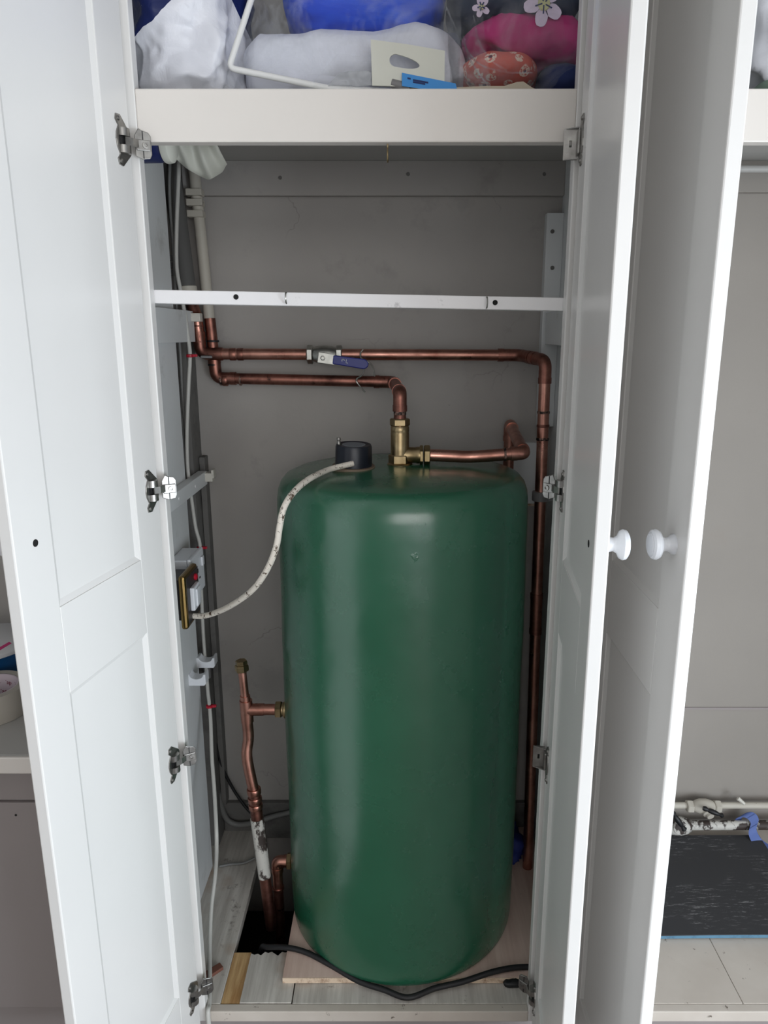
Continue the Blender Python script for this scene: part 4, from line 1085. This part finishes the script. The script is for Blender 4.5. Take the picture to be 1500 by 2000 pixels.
def lever(parent, a, b_, r):
    d = (b_ - a).normalized(); L_ = (b_ - a).length
    return MB().lathe([(r * .9, 0), (r * 1.15, r), (r * .7, r * 2.2), (r * 1.0, L_ * .3), (r * 1.15, L_ * .5), (r * .9, L_ * .72), (r * .55, L_ * .80), (r * .9, L_ * .88), (r * 1.1, L_ * .94), (r * .6, L_)], a, d, 14).build('lever', 'black', parent, True)
lever(vb1, at(1373, 1578, .425), at(1413, 1594, .41), .0052)
pl = thing('painted_wall_pipe', (.8, .445, .04), 'lower thick flaking cream pipe just behind the grey mat', 'pipe')
pz2 = at(1450, 1613, .448).z
MB().tube([(.345, .448, pz2), (1.298, .448, pz2 + .004)], .0108, 16).build('pipe', 'flaked', pl, True)
cv = at(1322, 1613, .448); cv.z = pz2
vb2 = MB().lathe([(.012, -.03), (.018, -.02), (.021, -.006), (.021, .010), (.018, .022), (.014, .030)], cv, (1, 0, 0), 20).build('valve_body', 'flaked', pl, True)
MB().lathe([(.016, 0), (.016, .016), (.010, .018)], cv + Vector((0, -.006, .006)), (0, -1, .3), 18).build('bonnet', 'flaked', vb2, True)
lever(vb2, at(1312, 1585, .415), at(1338, 1622, .405), .0058)
cl = thing('wall_clip', at(1450, 1562, .46), 'chipped white pipe saddle over the upper pipe on the right', 'pipe clip')
qa = at(1441, 1559, .452); qb = at(1454, 1570, .446)
MB().tube([qa, qb], [.005, .0035], 10).build('saddle', 'plastic_old', cl, True)
# blue strap
st = MB(); P = spline([at(1440, 1608, .462), at(1445, 1596, .455), at(1462, 1592, .45), at(1474, 1604, .44), at(1470, 1625, .425), atz(1480, 1645, .012), atz(1500, 1660, .010), atz(1520, 1680, .009)], 6)
for i in range(len(P) - 1):
    a, b_ = P[i], P[i + 1]; dx = Vector((.010, .003, .004)); dn = Vector((0, .0012, .0012))
    st.hexa([a - dx, a + dx, b_ + dx, b_ - dx, a - dx + dn, a + dx + dn, b_ + dx + dn, b_ - dx + dn])
tag(st.build('blue_strap', 'blue_strap'), 'blue webbing strap looped behind the lower pipe at the right', 'strap')
# mat, slightly curled
mt = thing('foam_mat', (.6, .3, 0), 'dark grey foam mat with a blue underside on the right cupboard floor', 'mat')
def matpart(z0, z1, name, mat, inset):
    nx, ny = 30, 18; X0, X1, Y0, Y1 = .362 + inset, .860 - inset, .156 + inset * .3, .440 - inset
    def h(x, y): return .004 * max(0, (x - .55) / .3) ** 2 + .0015 * math.sin(x * 12) + .006 * max(0, (y - .36) / .1) ** 2
    vs_ = []
    for zz in (z0, z1):
        for j in range(ny + 1):
            for i in range(nx + 1):
                x = X0 + (X1 - X0) * i / nx; y = Y0 + (Y1 - Y0) * j / ny
                vs_.append((x - (.02 * (j / ny) if i == nx else 0), y, zz + h(x, y) + .0016))
    w_ = nx + 1; N = w_ * (ny + 1); fs_ = []
    for j in range(ny):
        for i in range(nx):
            k = j * w_ + i; fs_.append((k, k + w_, k + w_ + 1, k + 1)); fs_.append((N + k, N + k + 1, N + k + w_ + 1, N + k + w_))
    bord = [i for i in range(w_)] + [j * w_ + nx for j in range(1, ny + 1)] + [ny * w_ + i for i in range(nx - 1, -1, -1)] + [j * w_ for j in range(ny - 1, 0, -1)]
    for k in range(len(bord)):
        i0, i1 = bord[k], bord[(k + 1) % len(bord)]; fs_.append((i0, i1, N + i1, N + i0))
    return MB().add(vs_, fs_).build(name, mat, mt, True)
matpart(0, .0065, 'underside', 'mat_blue', 0); matpart(.0066, .0085, 'top_layer', 'mat', .0005)

# ------------------------------------------------------------------ unit on the far left, seen past the open door
ls = thing('side_shelf', (-.8, .2, .474), 'pale shelf with tape and tub beyond the left door', 'shelf')
MB().box(-1.298, -.502, -.002, D - .001, .476, .503).build('board', 'shelfgrey', ls, bevel=.003)
MB().box(-1.298, -.502, -.008, -.002, .474, .503).build('lipping', 'frame', ls, bevel=.002)
lu = thing('drawer_unit', (-.8, .2, -.02), 'taupe painted drawer fronts below the side shelf at far left', 'drawers')
MB().box(-1.298, -.502, .03, .05, .400, .4755).build('fascia', 'pinkish', lu, bevel=.001)
MB().box(-1.298, -.502, .026, .05, -.02, .398).build('drawer_front', 'pinkish', lu, bevel=.001)
p = at(31, 1592, .0255); MB().lathe([(.002, 0), (.0018, .0006)], p, (0, -1, 0), 10).build('nail_head', 'dark_hole', lu)
MB().box(-1.298, -.502, .05, .47, -.02, .0).build('base', 'pinkish', lu)

tx, ty, tz = -.7130, .1350, .5035
tp = thing('tape_roll', (tx, ty, tz), 'roll of beige parcel tape lying on the far left shelf', 'tape')
MB().lathe([(.0475, 0), (.0600, 0), (.0605, .001), (.0605, .049), (.0600, .050), (.0475, .050)], (tx, ty, tz), (0, 0, 1), 64, cap=False).build('tape', 'tape', tp, True)
MB().lathe([(.0450, .0), (.0474, 0), (.0474, .0495), (.0450, .0495), (.0450, 0)], (tx, ty, tz), (0, 0, 1), 64, cap=False).build('core', 'tape_core', tp, True)
for a in (20, 48, 76, 104, 132):
    for zz, off in ((.034, 0), (.016, 14)):
        an = R(a + off); rr_ = .0447
        mtx = Matrix.Translation((tx + rr_ * math.cos(an), ty + rr_ * math.sin(an), tz + zz)) @ Matrix.Rotation(an - math.pi / 2, 4, 'Z') @ Matrix.Rotation(math.pi / 2, 4, 'X')
        text_mesh('core_print', 'Tape', .011, 'maroon', mtx, tp)
tb = thing('paste_tub', (-.795, .275, .5035), 'blue tub with a white printed lid behind the tape roll', 'tub')
MB().lathe([(.075, 0), (.082, .004), (.086, .060), (.088, .064)], (-.795, .275, .5035), (0, 0, 1), 64).build('tub', 'tub_blue', tb, True)
MB().lathe([(.0885, .0640), (.0895, .066), (.0895, .071), (.0870, .073), (.001, .073)], (-.795, .275, .5035), (0, 0, 1), 64).build('lid', 'tub_lid', tb, True)
mb = MB(); zt = .5035 + .0732
for k in range(6): mb.box(-.788 + .006 * k, -.785 + .006 * k, .205, .232 - .004 * (k % 3), zt, zt + .0003)
mb.build('lid_print', 'print_grey', tb)
MB().prism([(-.752, .222, zt), (-.742, .222, zt), (-.735, .262, zt), (-.743, .268, zt)], Vector((0, 0, 0)), Vector((0, 0, .0004))).build('lid_mark', 'magenta', tb)
